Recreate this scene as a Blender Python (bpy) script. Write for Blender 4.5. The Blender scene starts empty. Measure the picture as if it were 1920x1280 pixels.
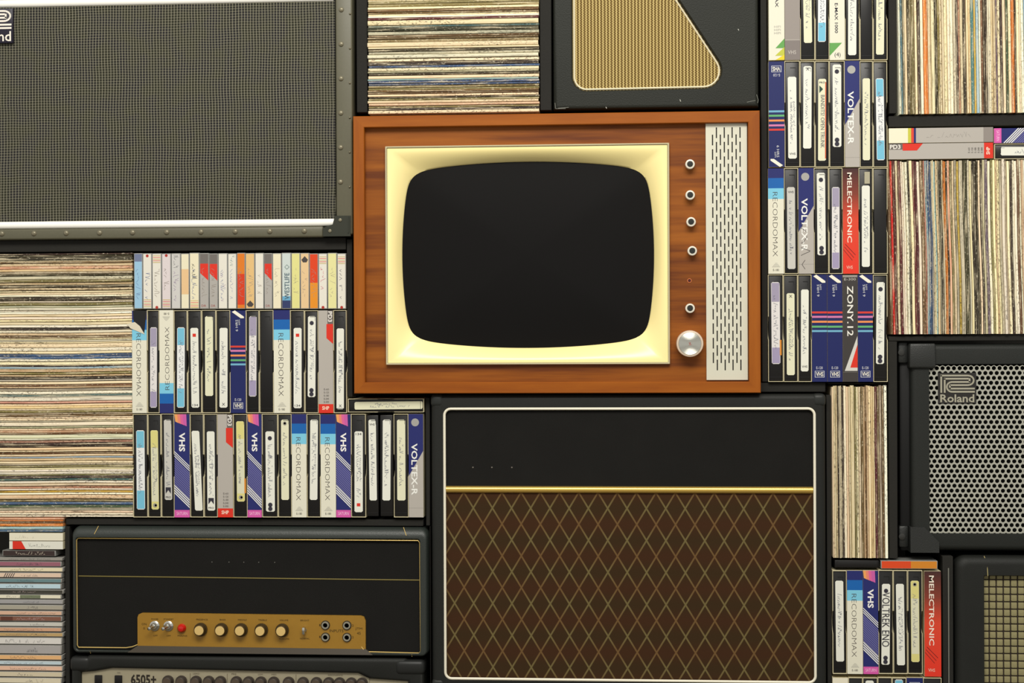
import bpy, bmesh, math, random
from mathutils import Vector, Matrix
R = math.radians
sc = bpy.context.scene
COL = sc.collection
# ------------------------------------------------------------------ camera
F_PX = 3000.0                       # focal length in pixels of the 1920 px frame
DIST = 3.0                          # distance to the front plane (y = 0) on the axis
YAW = math.atan(0.072)
ROLL = 0.004
ZC = 0.86                           # camera height
FW = Vector((-math.sin(YAW), math.cos(YAW), 0))
RT0 = Vector((math.cos(YAW), math.sin(YAW), 0)); UP0 = Vector((0, 0, 1))
RT = RT0*math.cos(ROLL) - UP0*math.sin(ROLL)
UPV = UP0*math.cos(ROLL) + RT0*math.sin(ROLL)
CAMP = Vector((0, 0, ZC)) - FW*DIST
cd = bpy.data.cameras.new('camera'); cam = bpy.data.objects.new('camera', cd); COL.objects.link(cam)
cd.sensor_width = 36; cd.lens = 36*F_PX/1920
rm = Matrix((RT, UPV, -FW)).transposed().to_4x4()
cam.matrix_world = Matrix.Translation(CAMP) @ rm
sc.camera = cam
# ------------------------------------------------------------------ light
sc.view_settings.view_transform = 'Standard'; sc.view_settings.look = 'None'
sc.view_settings.gamma = 1; sc.view_settings.use_curve_mapping = False
sc.view_settings.exposure = 0.0
wd = bpy.data.worlds.new('world'); sc.world = wd; wd.use_nodes = True
wd.node_tree.nodes['Background'].inputs[0].default_value = (1.0, 0.97, 0.90, 1)
wd.node_tree.nodes['Background'].inputs[1].default_value = 0.62
def area(name, loc, aim, sx, sy, power, colr):
    l = bpy.data.lights.new(name, 'AREA'); l.shape = 'RECTANGLE'; l.size = sx; l.size_y = sy
    l.energy = power; l.color = colr
    o = bpy.data.objects.new(name, l); COL.objects.link(o); o.location = loc
    o.rotation_euler = (Vector(aim)-Vector(loc)).to_track_quat('-Z', 'Y').to_euler()
    return o
area('ceiling_light', (0.15, -2.5, 3.05), (0.0, 0, 0.75), 2.4, 1.0, 106, (1.0, 0.965, 0.89))

# ------------------------------------------------------------------ helpers
def at(px, py, Y=0.0):
    d = FW + RT*((px-960)/F_PX) + UPV*((640-py)/F_PX)
    t = (Y-CAMP.y)/d.y
    return CAMP + d*t
def wrect(x0, y0, x1, y1, Y=0.0):
    xm, ym = (x0+x1)/2, (y0+y1)/2
    za = ZB if y1 > 1400 else at(xm, y1, Y).z        # what runs on below the frame stands on the bottom board
    return at(x0, ym, Y).x, at(x1, ym, Y).x, za, at(xm, y0, Y).z   # xa xb za zb
ZB = at(960, 1465).z
def tag(o, label=None, cat=None, group=None, kind=None):
    if label: o['label'] = label
    if cat: o['category'] = cat
    if group: o['group'] = group
    if kind: o['kind'] = kind
    return o
def empty(name, loc, label, cat, group=None):
    o = bpy.data.objects.new(name, None); COL.objects.link(o); o.location = loc; o.empty_display_size = .05
    return tag(o, label, cat, group)
class Fr:
    """local frame of a thing from the photo rectangle it covers: pixel -> local metres"""
    def __init__(s, x0, y0, x1, y1, Y=0.0):
        s.p = (x0, y0, x1, y1)
        s.xa, s.xb, s.za, s.zb = wrect(x0, y0, x1, y1, Y)
        s.w = s.xb-s.xa; s.h = s.zb-s.za; s.k = s.w/(x1-x0)
        s.loc = Vector(((s.xa+s.xb)/2, Y, s.za))
    def X(s, px): return (px-s.p[0])/(s.p[2]-s.p[0])*s.w - s.w/2
    def Z(s, py):
        if s.p[3] > 1400: return s.h-(py-s.p[1])*s.k
        return (s.p[3]-py)/(s.p[3]-s.p[1])*s.h
    def xz(s, px, py): return s.X(px), s.Z(py)

def lin(c): c /= 255.0; return c/12.92 if c <= .04045 else ((c+.055)/1.055)**2.4
MC = {}
def M(r, g, b, rough=.6, metal=0., spec=.3, coat=0.):
    k = (r, g, b, rough, metal, spec, coat)
    if k in MC: return MC[k]
    m = bpy.data.materials.new('paint_%d_%d_%d' % (r, g, b)); m.use_nodes = True
    p = m.node_tree.nodes['Principled BSDF']
    p.inputs['Base Color'].default_value = (lin(r), lin(g), lin(b), 1)
    p.inputs['Roughness'].default_value = rough; p.inputs['Metallic'].default_value = metal
    p.inputs['Specular IOR Level'].default_value = spec; p.inputs['Coat Weight'].default_value = coat
    MC[k] = m
    return m
class NT:
    def __init__(s, name):
        s.m = bpy.data.materials.new(name); s.m.use_nodes = True; s.t = s.m.node_tree
        s.p = s.t.nodes['Principled BSDF']
    def n(s, typ, **kw):
        nd = s.t.nodes.new(typ)
        for k, v in kw.items(): setattr(nd, k, v)
        return nd
    def l(s, a, b): s.t.links.new(a, b)
    def math(s, op, a, b=None, clamp=False):
        nd = s.n('ShaderNodeMath', operation=op); nd.use_clamp = clamp
        for i, q in enumerate((a, b)):
            if q is None: continue
            if isinstance(q, (int, float)): nd.inputs[i].default_value = q
            else: s.l(q, nd.inputs[i])
        return nd.outputs[0]
    def coord(s, scale=None):
        tc = s.n('ShaderNodeTexCoord')
        if scale is None: return tc.outputs['Object']
        mp = s.n('ShaderNodeMapping'); mp.inputs['Scale'].default_value = scale
        s.l(tc.outputs['Object'], mp.inputs[0]); return mp.outputs[0]
    def noise(s, vec, scale, detail=2., rough=.5):
        nd = s.n('ShaderNodeTexNoise'); nd.inputs['Scale'].default_value = scale
        nd.inputs['Detail'].default_value = detail; nd.inputs['Roughness'].default_value = rough
        s.l(vec, nd.inputs['Vector']); return nd.outputs[0]
    def ramp(s, fac, stops):
        nd = s.n('ShaderNodeValToRGB'); s.l(fac, nd.inputs[0]); e = nd.color_ramp.elements
        while len(e) < len(stops): e.new(.5)
        for i, (p, c) in enumerate(stops):
            e[i].position = p; e[i].color = (lin(c[0]), lin(c[1]), lin(c[2]), 1)
        return nd.outputs[0]
    def mix(s, fac, a, b, typ='MIX'):
        nd = s.n('ShaderNodeMix', data_type='RGBA', blend_type=typ)
        for i, q in ((0, fac), (6, a), (7, b)):
            if isinstance(q, (int, float)): nd.inputs[i].default_value = q
            elif isinstance(q, tuple): nd.inputs[i].default_value = (lin(q[0]), lin(q[1]), lin(q[2]), 1)
            else: s.l(q, nd.inputs[i])
        return nd.outputs[2]
    def bump(s, h, dist, strength=1.):
        nd = s.n('ShaderNodeBump'); nd.inputs['Distance'].default_value = dist; nd.inputs['Strength'].default_value = strength
        s.l(h, nd.inputs['Height']); s.l(nd.outputs[0], s.p.inputs['Normal'])
    def out(s, col=None, rough=.6, metal=0., spec=.3):
        if col is not None: s.l(col, s.p.inputs['Base Color'])
        s.p.inputs['Roughness'].default_value = rough; s.p.inputs['Metallic'].default_value = metal
        s.p.inputs['Specular IOR Level'].default_value = spec
        return s.m
def m_tolex(name, c0, c1, scale=900, rough=.5, spec=.22, dist=.0004):
    t = NT(name); v = t.coord()
    n1 = t.noise(v, scale, 3); n2 = t.noise(v, 14, 3)
    col = t.mix(t.math('MULTIPLY_ADD', n1, .6), c0, c1)
    col = t.mix(t.math('MULTIPLY', n2, .45), col, c0)
    t.bump(n1, dist); return t.out(col, rough, 0, spec)
TOLEX = m_tolex('black_vinyl', (20, 21, 20), (38, 39, 36))
TOLEX2 = m_tolex('worn_green_black_vinyl', (22, 24, 20), (38, 40, 34), 400)
BOARD = m_tolex('black_painted_board', (32, 31, 30), (44, 43, 39), 300, .75, .15, .0002)
CLOTH = m_tolex('black_amp_cloth', (18, 18, 18), (34, 33, 31), 1500, .85, .1, .0005)
def m_wood(name, stretch, c):
    t = NT(name); v = t.coord(stretch)
    n1 = t.noise(v, 6, 4, .6); n2 = t.noise(v, 60, 3, .6)
    col = t.ramp(n1, [(0.36, c[0]), (0.5, c[1]), (0.64, c[2])])
    col = t.mix(t.math('MULTIPLY', n2, .35), col, c[0])
    return t.out(col, .5, 0, .25)
WOODP = m_wood('teak_veneer_grain', (.3, 1, 5), [(98, 46, 8), (140, 76, 12), (158, 90, 20)])
WOODF = m_wood('teak_frame_grain_across', (.6, 1, 6), [(138, 70, 6), (150, 80, 8), (160, 88, 14)])
WOODV = m_wood('teak_frame_grain_upright', (6, 1, .6), [(138, 70, 6), (150, 80, 8), (160, 88, 14)])
def m_record(name, sc_long):
    t = NT(name); oi = t.n('ShaderNodeObjectInfo'); tc = t.n('ShaderNodeTexCoord')
    add = t.n('ShaderNodeVectorMath', operation='ADD'); t.l(tc.outputs['Object'], add.inputs[0])
    cmb = t.n('ShaderNodeCombineXYZ'); r = t.math('MULTIPLY', oi.outputs['Random'], 37.)
    for i in range(3): t.l(r, cmb.inputs[i])
    t.l(cmb.outputs[0], add.inputs[1])
    def mp(s):
        nd = t.n('ShaderNodeMapping'); nd.inputs['Scale'].default_value = s; t.l(add.outputs[0], nd.inputs[0]); return nd.outputs[0]
    a = sc_long
    n1 = t.noise(mp(tuple(14 if q else 420 for q in a)), 1, 4, .6)      # long streaks
    n2 = t.noise(mp(tuple(190 if q else 420 for q in a)), 1, 3, .7)      # flecks
    n3 = t.noise(mp(tuple(4 if q else 4 for q in a)), 1, 1, .5)
    base = oi.outputs['Color']
    w = t.ramp(n1, [(.50, (0, 0, 0)), (.62, (255, 255, 255))])
    base = t.mix(t.math('MULTIPLY', w, .55), base, (236, 220, 184))
    w2 = t.ramp(n1, [(.34, (255, 255, 255)), (.42, (0, 0, 0))])
    base = t.mix(t.math('MULTIPLY', w2, .6), base, (96, 80, 56))
    amt = t.math('MULTIPLY', t.ramp(n3, [(.42, (0, 0, 0)), (.62, (255, 255, 255))]), .75)
    d = t.math('MULTIPLY', t.ramp(n2, [(.55, (0, 0, 0)), (.60, (255, 255, 255))]), amt)
    base = t.mix(d, base, (70, 60, 48))
    d2 = t.ramp(n2, [(.36, (255, 255, 255)), (.41, (0, 0, 0))])
    base = t.mix(t.math('MULTIPLY', d2, .5), base, (236, 226, 196))
    return t.out(base, .7, 0, .2)
REC_H = m_record('worn_card_spine_lying', (1, 0, 0))
REC_V = m_record('worn_card_spine_upright', (0, 0, 1))
WHITE = M(236, 232, 214, .45); CREAM = M(222, 219, 200); PLAIN = M(222, 221, 208, .5)
BLACKP = M(22, 21, 21, .35, 0, .4); DEEP = M(10, 9, 10, .8); INK = M(138, 140, 152); DINK = M(48, 46, 58)
CARD = M(216, 206, 170); GOLDL = M(196, 160, 78, .35, .7); CHROME = M(205, 205, 200, .18, 1.); STEEL = M(120, 120, 112, .3, 1.)
NAVY = M(36, 42, 104, .4); NAVY2 = M(28, 36, 92, .4); MID = M(22, 96, 170, .4); SKY = M(122, 196, 222, .45)
RED = M(214, 50, 34, .4); SILV = M(176, 170, 162, .4); DGREY = M(70, 64, 62)

class MB:
    def __init__(s): s.v = []; s.f = []; s.mi = []; s.mats = []
    def idx(s, m):
        if m not in s.mats: s.mats.append(m)
        return s.mats.index(m)
    def add(s, vs, fs, m):
        b = len(s.v); s.v += [tuple(q) for q in vs]; i = s.idx(m)
        for f in fs: s.f.append([b+k for k in f]); s.mi.append(i)
    def box(s, x0, x1, y0, y1, z0, z1, m):
        vs = [(x, y, z) for x in (x0, x1) for y in (y0, y1) for z in (z0, z1)]
        s.add(vs, [(0, 1, 3, 2), (4, 6, 7, 5), (0, 4, 5, 1), (2, 3, 7, 6), (0, 2, 6, 4), (1, 5, 7, 3)], m)
    def rbox(s, x0, x1, y0, y1, z0, z1, r, m, seg=2):
        bm = bmesh.new(); bmesh.ops.create_cube(bm, size=1)
        for v in bm.verts:
            v.co = Vector(((x0+x1)/2+v.co.x*(x1-x0), (y0+y1)/2+v.co.y*(y1-y0), (z0+z1)/2+v.co.z*(z1-z0)))
        bmesh.ops.bevel(bm, geom=bm.edges[:], offset=r, segments=seg, profile=.5, affect='EDGES')
        bm.verts.index_update()
        s.add([v.co.copy() for v in bm.verts], [[v.index for v in f.verts] for f in bm.faces], m); bm.free()
    def poly(s, pts, y, m): s.add([(x, y, z) for x, z in pts], [list(range(len(pts)))], m)
    def prism(s, pts, y0, y1, m):
        n = len(pts)
        s.add([(x, y0, z) for x, z in pts]+[(x, y1, z) for x, z in pts],
              [list(range(n)), list(range(2*n-1, n-1, -1))]+[(i, (i+1) % n, n+(i+1) % n, n+i) for i in range(n)], m)
    def loft(s, loops, m, cap0=False, cap1=False):
        n = len(loops[0]); vs = [p for l in loops for p in l]; fs = []
        for k in range(len(loops)-1):
            for i in range(n): fs.append((k*n+i, k*n+(i+1) % n, (k+1)*n+(i+1) % n, (k+1)*n+i))
        if cap0: fs.append(list(range(n)))
        if cap1: fs.append([(len(loops)-1)*n+i for i in range(n)])
        s.add(vs, fs, m)
    def lathe(s, cx, cz, prof, m, n=20, cap=True):
        loops = [[(cx+r*math.cos(2*math.pi*i/n), y, cz+r*math.sin(2*math.pi*i/n)) for i in range(n)] for r, y in prof]
        s.loft(loops, m, cap, cap)
    def tube(s, pts, r, m, closed=False, n=8):
        P = [Vector(p) for p in pts]; L = len(P); loops = []
        for i in range(L):
            a = P[(i-1) % L] if (closed or i > 0) else P[i]; b = P[(i+1) % L] if (closed or i < L-1) else P[i]
            t = (b-a).normalized(); u = Vector((0, -1, 0)); w = t.cross(u)
            if w.length < 1e-4: u = Vector((1, 0, 0)); w = t.cross(u)
            w.normalize(); u = w.cross(t)
            loops.append([P[i]+(u*math.cos(2*math.pi*k/n)+w*math.sin(2*math.pi*k/n))*r for k in range(n)])
        if closed: loops.append(loops[0])
        s.loft(loops, m, not closed, not closed)
    def build(s, name, parent=None, loc=None, sharp=38):
        me = bpy.data.meshes.new(name); me.from_pydata(s.v, [], s.f)
        for m in s.mats: me.materials.append(m)
        me.polygons.foreach_set('material_index', s.mi)
        me.polygons.foreach_set('use_smooth', [True]*len(s.f))
        bm = bmesh.new(); bm.from_mesh(me); bmesh.ops.recalc_face_normals(bm, faces=bm.faces); bm.to_mesh(me); bm.free()
        me.set_sharp_from_angle(angle=R(sharp)); me.update()
        o = bpy.data.objects.new(name, me); COL.objects.link(o)
        if parent is not None: o.parent = parent
        if loc is not None: o.location = loc
        return o
def rrect(x0, x1, z0, z1, r, n=5):
    out = []
    for cx, cz, a0 in ((x1-r, z1-r, 0), (x0+r, z1-r, 90), (x0+r, z0+r, 180), (x1-r, z0+r, 270)):
        for i in range(n+1):
            a = R(a0+90*i/n); out.append((cx+r*math.cos(a), cz+r*math.sin(a)))
    return out
def y3(pts, y): return [(x, y, z) for x, z in pts]
TX = {}
def txt(s, bold=0.0):
    k = (s, bold)
    if k not in TX:
        c = bpy.data.curves.new('t', 'FONT'); c.body = s; c.resolution_u = 2; c.offset = bold
        o = bpy.data.objects.new('t', c); me = bpy.data.meshes.new_from_object(o)
        vs = [(v.co.x, v.co.y) for v in me.vertices]; fs = [list(p.vertices) for p in me.polygons]
        xs = [v[0] for v in vs]; ys = [v[1] for v in vs]
        a, b, c0, d = min(xs), max(xs), min(ys), max(ys)
        TX[k] = ([((x-a)/(b-a), (y-c0)/(d-c0)) for x, y in vs], fs)
        bpy.data.objects.remove(o); bpy.data.meshes.remove(me)
    return TX[k]
def text_to(mb, s, fn, y, m, bold=0.0):
    vs, fs = txt(s, bold)
    mb.add([(fn(a, b)[0], y, fn(a, b)[1]) for a, b in vs], fs, m)
def ribbon(mb, pts, w, y, m):
    for (x0, z0), (x1, z1) in zip(pts, pts[1:]):
        dx, dz = x1-x0, z1-z0; L = math.hypot(dx, dz)
        if L < 1e-6: continue
        nx, nz = -dz/L*w/2, dx/L*w/2
        mb.poly([(x0+nx, z0+nz), (x1+nx, z1+nz), (x1-nx, z1-nz), (x0-nx, z0-nz)], y, m)
def scribble(mb, fn, n, rnd, y, m, w=.00032, size=.8):
    """n letters written along fn(a,b): a along the line, b across"""
    for i in range(n):
        if rnd.random() < .16: continue
        a0 = (i+.1)/n; aw = .72/n; hh = size*(1 if rnd.random() < .3 else rnd.uniform(.4, .65)); b0 = (1-size)/2
        k = rnd.randint(3, 5)
        pts = [fn(a0+aw*(j/(k-1))+rnd.uniform(-.15, .15)*aw, b0+hh*(rnd.random() if 0 < j < k-1 else rnd.choice((0, 1)))) for j in range(k)]
        ribbon(mb, pts, w, y, m)

ONES = ['', 'first', 'second', 'third', 'fourth', 'fifth', 'sixth', 'seventh', 'eighth', 'ninth', 'tenth', 'eleventh', 'twelfth', 'thirteenth',
        'fourteenth', 'fifteenth', 'sixteenth', 'seventeenth', 'eighteenth', 'nineteenth']
def ordn(n):
    if n < 20: return ONES[n]
    if n >= 100: return 'hundredth' if n == 100 else 'hundred-and-'+ordn(n-100)
    t = ['', '', 'twent', 'thirt', 'fort', 'fift', 'sixt', 'sevent', 'eight', 'ninet'][n//10]
    return t+'ieth' if n % 10 == 0 else t+'y-'+ONES[n % 10]

# ================================================================== SETTING
s = MB(); zf = ZB-.02
s.box(-2.4, 2.4, -3.6, .62, zf-.05, zf, m_tolex('grey_floor', (96, 90, 82), (120, 114, 104), 40, .7, .2))
tag(s.build('floor'), kind='structure')
s = MB(); s.box(-2.4, 2.4, .56, .62, zf, 3.0, m_tolex('dark_plaster', (60, 58, 56), (74, 72, 68), 30, .9, .1))
tag(s.build('wall_back'), kind='structure')
# shelving unit: black boards
SH = empty('shelving_unit', (0, .03, zf), 'black painted shelving of boards and uprights holding the amplifiers, records and tapes', 'shelf')
def board(kind, x0, y0, x1, y1, Y=.012, depth=.40):
    xa, xb, za, zb = wrect(x0, y0, x1, y1, Y)
    b = MB(); b.rbox(xa+.0003, xb-.0003, Y-.03, Y+depth-.03, za-zf+.0003, zb-zf-.0003, .0009, BOARD, 1); b.build(kind, SH)
UP, HZ = 'upright', 'shelf'
b = MB(); xa, xb, za, zb = wrect(-110, -110, 2030, 1480, .4)
b.box(xa, xb, .415, .43, 0, zb-zf, BOARD); b.build('back_panel', SH)
b = MB(); b.rbox(xa, xb, -.02, .40, 0, .0195, .001, BOARD, 1); b.build(HZ, SH)
UP, HZ = 'upright', 'shelf'
for k, x0, y0, x1, y1 in ((HZ, -85, 448, 649, 471), (UP, 668, -70, 689, 211), (UP, 1012, -70, 1034, 207), (UP, 1427, -70, 1438.8, 716),
                          (UP, 650.5, 448, 661, 744), (UP, 1666, -70, 1681, 213), (HZ, 1666, 215, 1990, 236.5), (HZ, 1666, 629.5, 1990, 639),
                          (UP, 1666, 639.5, 1683, 1047), (HZ, 1425, 717, 1548, 735), (HZ, 1552, 717.6, 1664, 720), (HZ, 123, 972.3, 794, 985),
                          (UP, 122.5, 986.5, 131, 1465), (UP, 798, 745, 806.5, 985.5), (UP, 806.3, 986, 808.2, 1465), (UP, 1550.5, 740, 1559.5, 1465), (UP, 1768, 1042, 1788, 1465),
                          (HZ, -110, 1283, 119, 1300), (HZ, 808, 1303.5, 1549, 1320)):
    board(k, x0, y0, x1, y1)

# ================================================================== RECORDS
def mixc(a, b, t): return tuple(a[i]*(1-t)+b[i]*t for i in range(3))
COLS = {'cream': (232, 212, 172), 'tan': (206, 178, 136), 'white': (238, 230, 204), 'grey': (172, 164, 138), 'dark': (58, 50, 42), 'brown': (112, 84, 56),
        'olive': (122, 112, 70), 'red': (196, 34, 30), 'pink': (206, 150, 124), 'blue': (62, 92, 130), 'pale blue': (140, 168, 176), 'yellow': (206, 168, 70),
        'orange': (206, 122, 56), 'teal': (78, 118, 118), 'green': (74, 96, 66), 'maroon': (92, 40, 46), 'purple': (110, 92, 116)}
def records(x0, y0, x1, y1, n, seed, horiz, where, group, pal, fixed={}, slope=0., wave=0., Y=.004, depth=.312, lean=0., thick=(.55, 1.5)):
    rnd = random.Random(seed)
    xa, xb, za, zb = wrect(x0, y0, x1, y1, Y)
    span = (zb-za) if horiz else (xb-xa); length = (xb-xa) if horiz else (zb-za)
    th = [rnd.uniform(*thick)*(1.5 if rnd.random() < .12 else 1) for _ in range(n)]
    t = sum(th); th = [q/t*span for q in th]
    # photo coordinate of each record centre, from the top / from the left
    pos = 0
    pw = [rnd.uniform(-1, 1) for _ in range(6)]
    def dis(u, frac):        # displacement shared by neighbouring records
        e = 1-abs(frac*2-1)**6
        return slope*(u-.5)*length*(.35+.65*e if horiz else e) + wave*e*math.sin(u*7+pw[0]*3+frac*5)
    for i in range(n):
        fr0, fr1 = pos/span, (pos+th[i])/span; pos += th[i]
        c_px = (y0+(y1-y0)*(fr0+fr1)/2) if horiz else (x0+(x1-x0)*(fr0+fr1)/2)
        cn = None
        for (p, name) in fixed.items():
            if abs(c_px-p) <= (y1-y0 if horiz else x1-x0)/n*.55: cn = name
        if cn is None:
            r = rnd.random(); acc = 0
            tot = sum(w for _, w in pal)
            for nm, w in pal:
                acc += w/tot
                if r <= acc: cn = nm; break
            else: cn = pal[-1][0]
        gap = min(.0011, th[i]*rnd.uniform(.06, .30))
        off = rnd.uniform(-.0012, .0012); yo = rnd.uniform(0, .004); sh = rnd.uniform(0, .0003); cut = 0 if horiz else rnd.uniform(.0005, .004)
        jag = rnd.uniform(.0, .00012)
        mb = MB(); N = 14; loops = []
        tt = th[i]-gap
        for k in range(N+1):
            u = k/N; d = dis(u, (fr0+fr1)/2); j = 0
            # across-coordinate from the record's own base edge
            lo, hi = -tt/2+d, tt/2+d
            rr = min(.0011, tt*.42); a = -length/2+(length-cut)*u+(off if horiz else .0004)
            sec = [(yo+depth, lo), (yo+rr, lo), (yo+rr*.3, lo+rr*.3), (yo, lo+rr), (yo, hi-rr), (yo+rr*.3, hi-rr*.3), (yo+rr, hi), (yo+depth, hi)]
            loops.append([(a, y, q) if horiz else (q+(u-.5)*lean*length, y, a) for y, q in sec])
        mb.loft(loops, REC_H if horiz else REC_V, True, True)
        if horiz: loc = ((xa+xb)/2, Y, zb-(fr0+fr1)/2*span)
        else: loc = (xa+(fr0+fr1)/2*span, Y, (za+zb)/2+sh)
        o = mb.build('record_sleeve', None, loc)
        base = COLS[cn]; v = rnd.uniform(.92, 1.14)
        o.color = tuple(min(1, lin(min(255, q*v+rnd.uniform(-6, 6)))) for q in base)+(1,)
        tag(o, '%s record sleeve, %s from the %s %s' % (cn, ordn(i+1), 'top' if horiz else 'left', where), 'record', group)
PAL_L = [('cream', 6), ('tan', 4), ('grey', 2), ('white', 3), ('olive', .7), ('brown', .9), ('dark', .7), ('pink', .6), ('pale blue', .3)]
records(-68, 475, 248, 969.5, 110, 3, True, 'of the tall pile at far left', 'records piled flat in the tall left pile', PAL_L,
        {478: 'dark', 484: 'dark', 493: 'brown', 503: 'pink', 514: 'dark', 523: 'grey', 536: 'dark', 558: 'yellow', 563: 'dark', 580: 'white', 584: 'white', 615: 'dark', 665: 'blue',
         670: 'blue', 690: 'pale blue', 709: 'dark', 723: 'brown', 741: 'teal', 770: 'olive', 795: 'white', 802: 'grey', 823: 'white', 832: 'dark', 851: 'brown', 881: 'white', 898: 'teal',
         912: 'pink', 923: 'yellow', 935: 'white', 943: 'blue', 950: 'green', 960: 'cream', 965: 'white'}, slope=.006, wave=.0006)
records(-62, 970.5, 117.5, 997.5, 6, 8, True, 'of the short pile at lower left', 'small records under the tall left pile', [('cream', 1), ('white', 1), ('grey', 1)],
        {972: 'pink', 976: 'orange', 981: 'brown', 986: 'orange', 992: 'pale blue', 996: 'blue'}, slope=.004, depth=.178)
PAL_C = [('cream', 4), ('tan', 1.5), ('white', 2), ('dark', 1.6), ('brown', 1.2), ('olive', 1), ('purple', .8), ('grey', 1.4)]
records(690, -14, 1010, 211.5, 45, 12, True, 'of the pile on the television', 'records piled flat on the television', PAL_C,
        {3: 'olive', 8: 'olive', 16: 'cream', 20: 'brown', 29: 'white', 34: 'maroon', 42: 'cream', 48: 'teal', 53: 'dark', 58: 'grey', 63: 'white', 67: 'brown', 73: 'olive', 86: 'cream', 93: 'dark', 102: 'white',
         108: 'cream', 115: 'dark', 120: 'blue', 125: 'blue', 131: 'grey', 136: 'dark', 143: 'cream', 150: 'pale blue', 154: 'blue', 161: 'olive', 166: 'olive', 172: 'brown', 177: 'cream', 181: 'dark',
         188: 'cream', 192: 'tan', 196: 'tan', 200: 'olive', 204: 'dark', 209: 'cream'}, slope=-.0, wave=.0, thick=(.6, 1.3))
PAL_R = [('cream', 4), ('white', 2.6), ('tan', 1.6), ('grey', 1.2), ('dark', 1.2), ('olive', .8), ('brown', .8), ('pink', .8), ('purple', .5), ('pale blue', .5)]
records(1684.5, -112, 1938, 212.5, 55, 21, False, 'in the row at the top right', 'records standing in the top right shelf', PAL_R,
        {1687: 'white', 1691: 'teal', 1697: 'cream', 1703: 'dark', 1709: 'olive', 1717: 'cream', 1722: 'dark', 1729: 'white', 1736: 'orange', 1743: 'cream', 1749: 'cream', 1754: 'dark', 1760: 'olive', 1766: 'cream', 1774: 'cream',
         1781: 'white', 1788: 'pale blue', 1792: 'grey', 1798: 'pink', 1805: 'cream', 1812: 'cream', 1818: 'tan', 1824: 'teal', 1828: 'yellow', 1835: 'white', 1842: 'brown', 1847: 'dark', 1855: 'white', 1860: 'cream', 1869: 'purple',
         1879: 'dark', 1887: 'green', 1892: 'cream', 1899: 'orange', 1905: 'dark', 1910: 'cream', 1915: 'white'}, lean=-.012)
records(1667.5, 299, 1938, 626.5, 63, 33, False, 'in the row at the middle right', 'records standing in the middle right shelf', PAL_R,
        {1669: 'brown', 1674: 'red', 1680: 'maroon', 1685: 'cream', 1690: 'maroon', 1696: 'white', 1702: 'white', 1707: 'dark', 1713: 'cream', 1719: 'maroon', 1724: 'white', 1729: 'pink', 1735: 'pink', 1741: 'pale blue', 1746: 'blue',
         1751: 'grey', 1757: 'pale blue', 1763: 'grey', 1768: 'dark', 1774: 'orange', 1779: 'dark', 1786: 'olive', 1792: 'cream', 1801: 'yellow', 1808: 'dark', 1813: 'dark', 1820: 'grey', 1828: 'dark', 1833: 'dark', 1840: 'cream',
         1847: 'grey', 1853: 'purple', 1859: 'white', 1866: 'cream', 1871: 'tan', 1877: 'grey', 1885: 'white', 1892: 'cream', 1896: 'purple', 1902: 'white', 1907: 'white', 1912: 'brown', 1917: 'white'}, lean=-.02, wave=.0008)
records(1561, 722, 1664, 1046.5, 26, 47, False, 'in the narrow row under the tapes', 'records standing in the narrow shelf beside the largest amplifier', PAL_R,
        {1563: 'cream', 1570: 'tan', 1577: 'grey', 1581: 'dark', 1587: 'white', 1592: 'cream', 1597: 'grey', 1602: 'dark', 1608: 'cream', 1615: 'cream', 1620: 'tan', 1625: 'brown', 1630: 'cream', 1635: 'tan', 1640: 'cream', 1645: 'maroon',
         1650: 'tan', 1655: 'brown', 1660: 'white'}, lean=-.006)

# ================================================================== VIDEO CASSETTES
rv = random.Random(77)
class Art:
    """artwork on a spine: u 0..1 across, v 0..196 from the top of the printed side"""
    H = 196.
    def __init__(s, w, h, flip, y=-.0002): s.w, s.h, s.flip, s.y = w, h, flip, y; s.n = 0; s.mb = MB(); s.tx = []; s.hw = MB()
    def m(s, u, v):
        if s.flip: u, v = 1-u, s.H-v
        return ((u-.5)*s.w, s.h*(1-v/s.H))
    def q(s, u0, v0, u1, v1, mat, lay=1): s.poly([(u0, v0), (u1, v0), (u1, v1), (u0, v1)], mat, lay)
    def L(s): s.n += 1; return s.y-.0001-s.n*.00005
    def poly(s, pts, mat, lay=1, mb=None): (mb or s.mb).poly([s.m(u, v) for u, v in pts], s.L(), mat)
    def disc(s, u, v, r, mat, lay=2):      # r in v units
        ru = r/s.H*s.h/s.w
        s.poly([(u+ru*math.cos(a*math.pi/8), v+r*math.sin(a*math.pi/8)) for a in range(16)], mat, lay)
    def t(s, st, u0, v0, u1, v1, mat, down=True, bold=0., lay=3):
        fn = (lambda a, b: s.m(u0+b*(u1-u0), v0+a*(v1-v0))) if down else (lambda a, b: s.m(u0+a*(u1-u0), v1-b*(v1-v0)))
        mb = MB(); text_to(mb, st, fn, s.L(), mat, bold); s.tx.append(mb)
    def finish(s, par):
        for mb in s.tx: mb.build('lettering', par)
        if s.hw.v: s.hw.build('handwriting', par)
    def hand(s, u0, v0, u1, v1, n, mat, mb=None, w=.00032, size=.8, lay=3):
        scribble(mb or s.hw, lambda a, b: s.m(u0+b*(u1-u0), v0+a*(v1-v0)), n, rv, s.L(), mat, w, size)
def art_R(a):
    a.q(0, 0, 1, 18, NAVY); a.q(0, 18, 1, 37, MID); a.q(0, 37, 1, 57, SKY); a.q(0, 57, 1, 196, CREAM)
    a.t('RECORDOMAX', .29, 44, .60, 164, DGREY, bold=-.014)
    for k in range(4): a.q(.42-.06*k, 176+k*2.2, .58+.06*k, 177+k*2.2, M(180, 178, 166), 2)
    a.t('E-180', .3, 187, .68, 191, DGREY, False)
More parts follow.
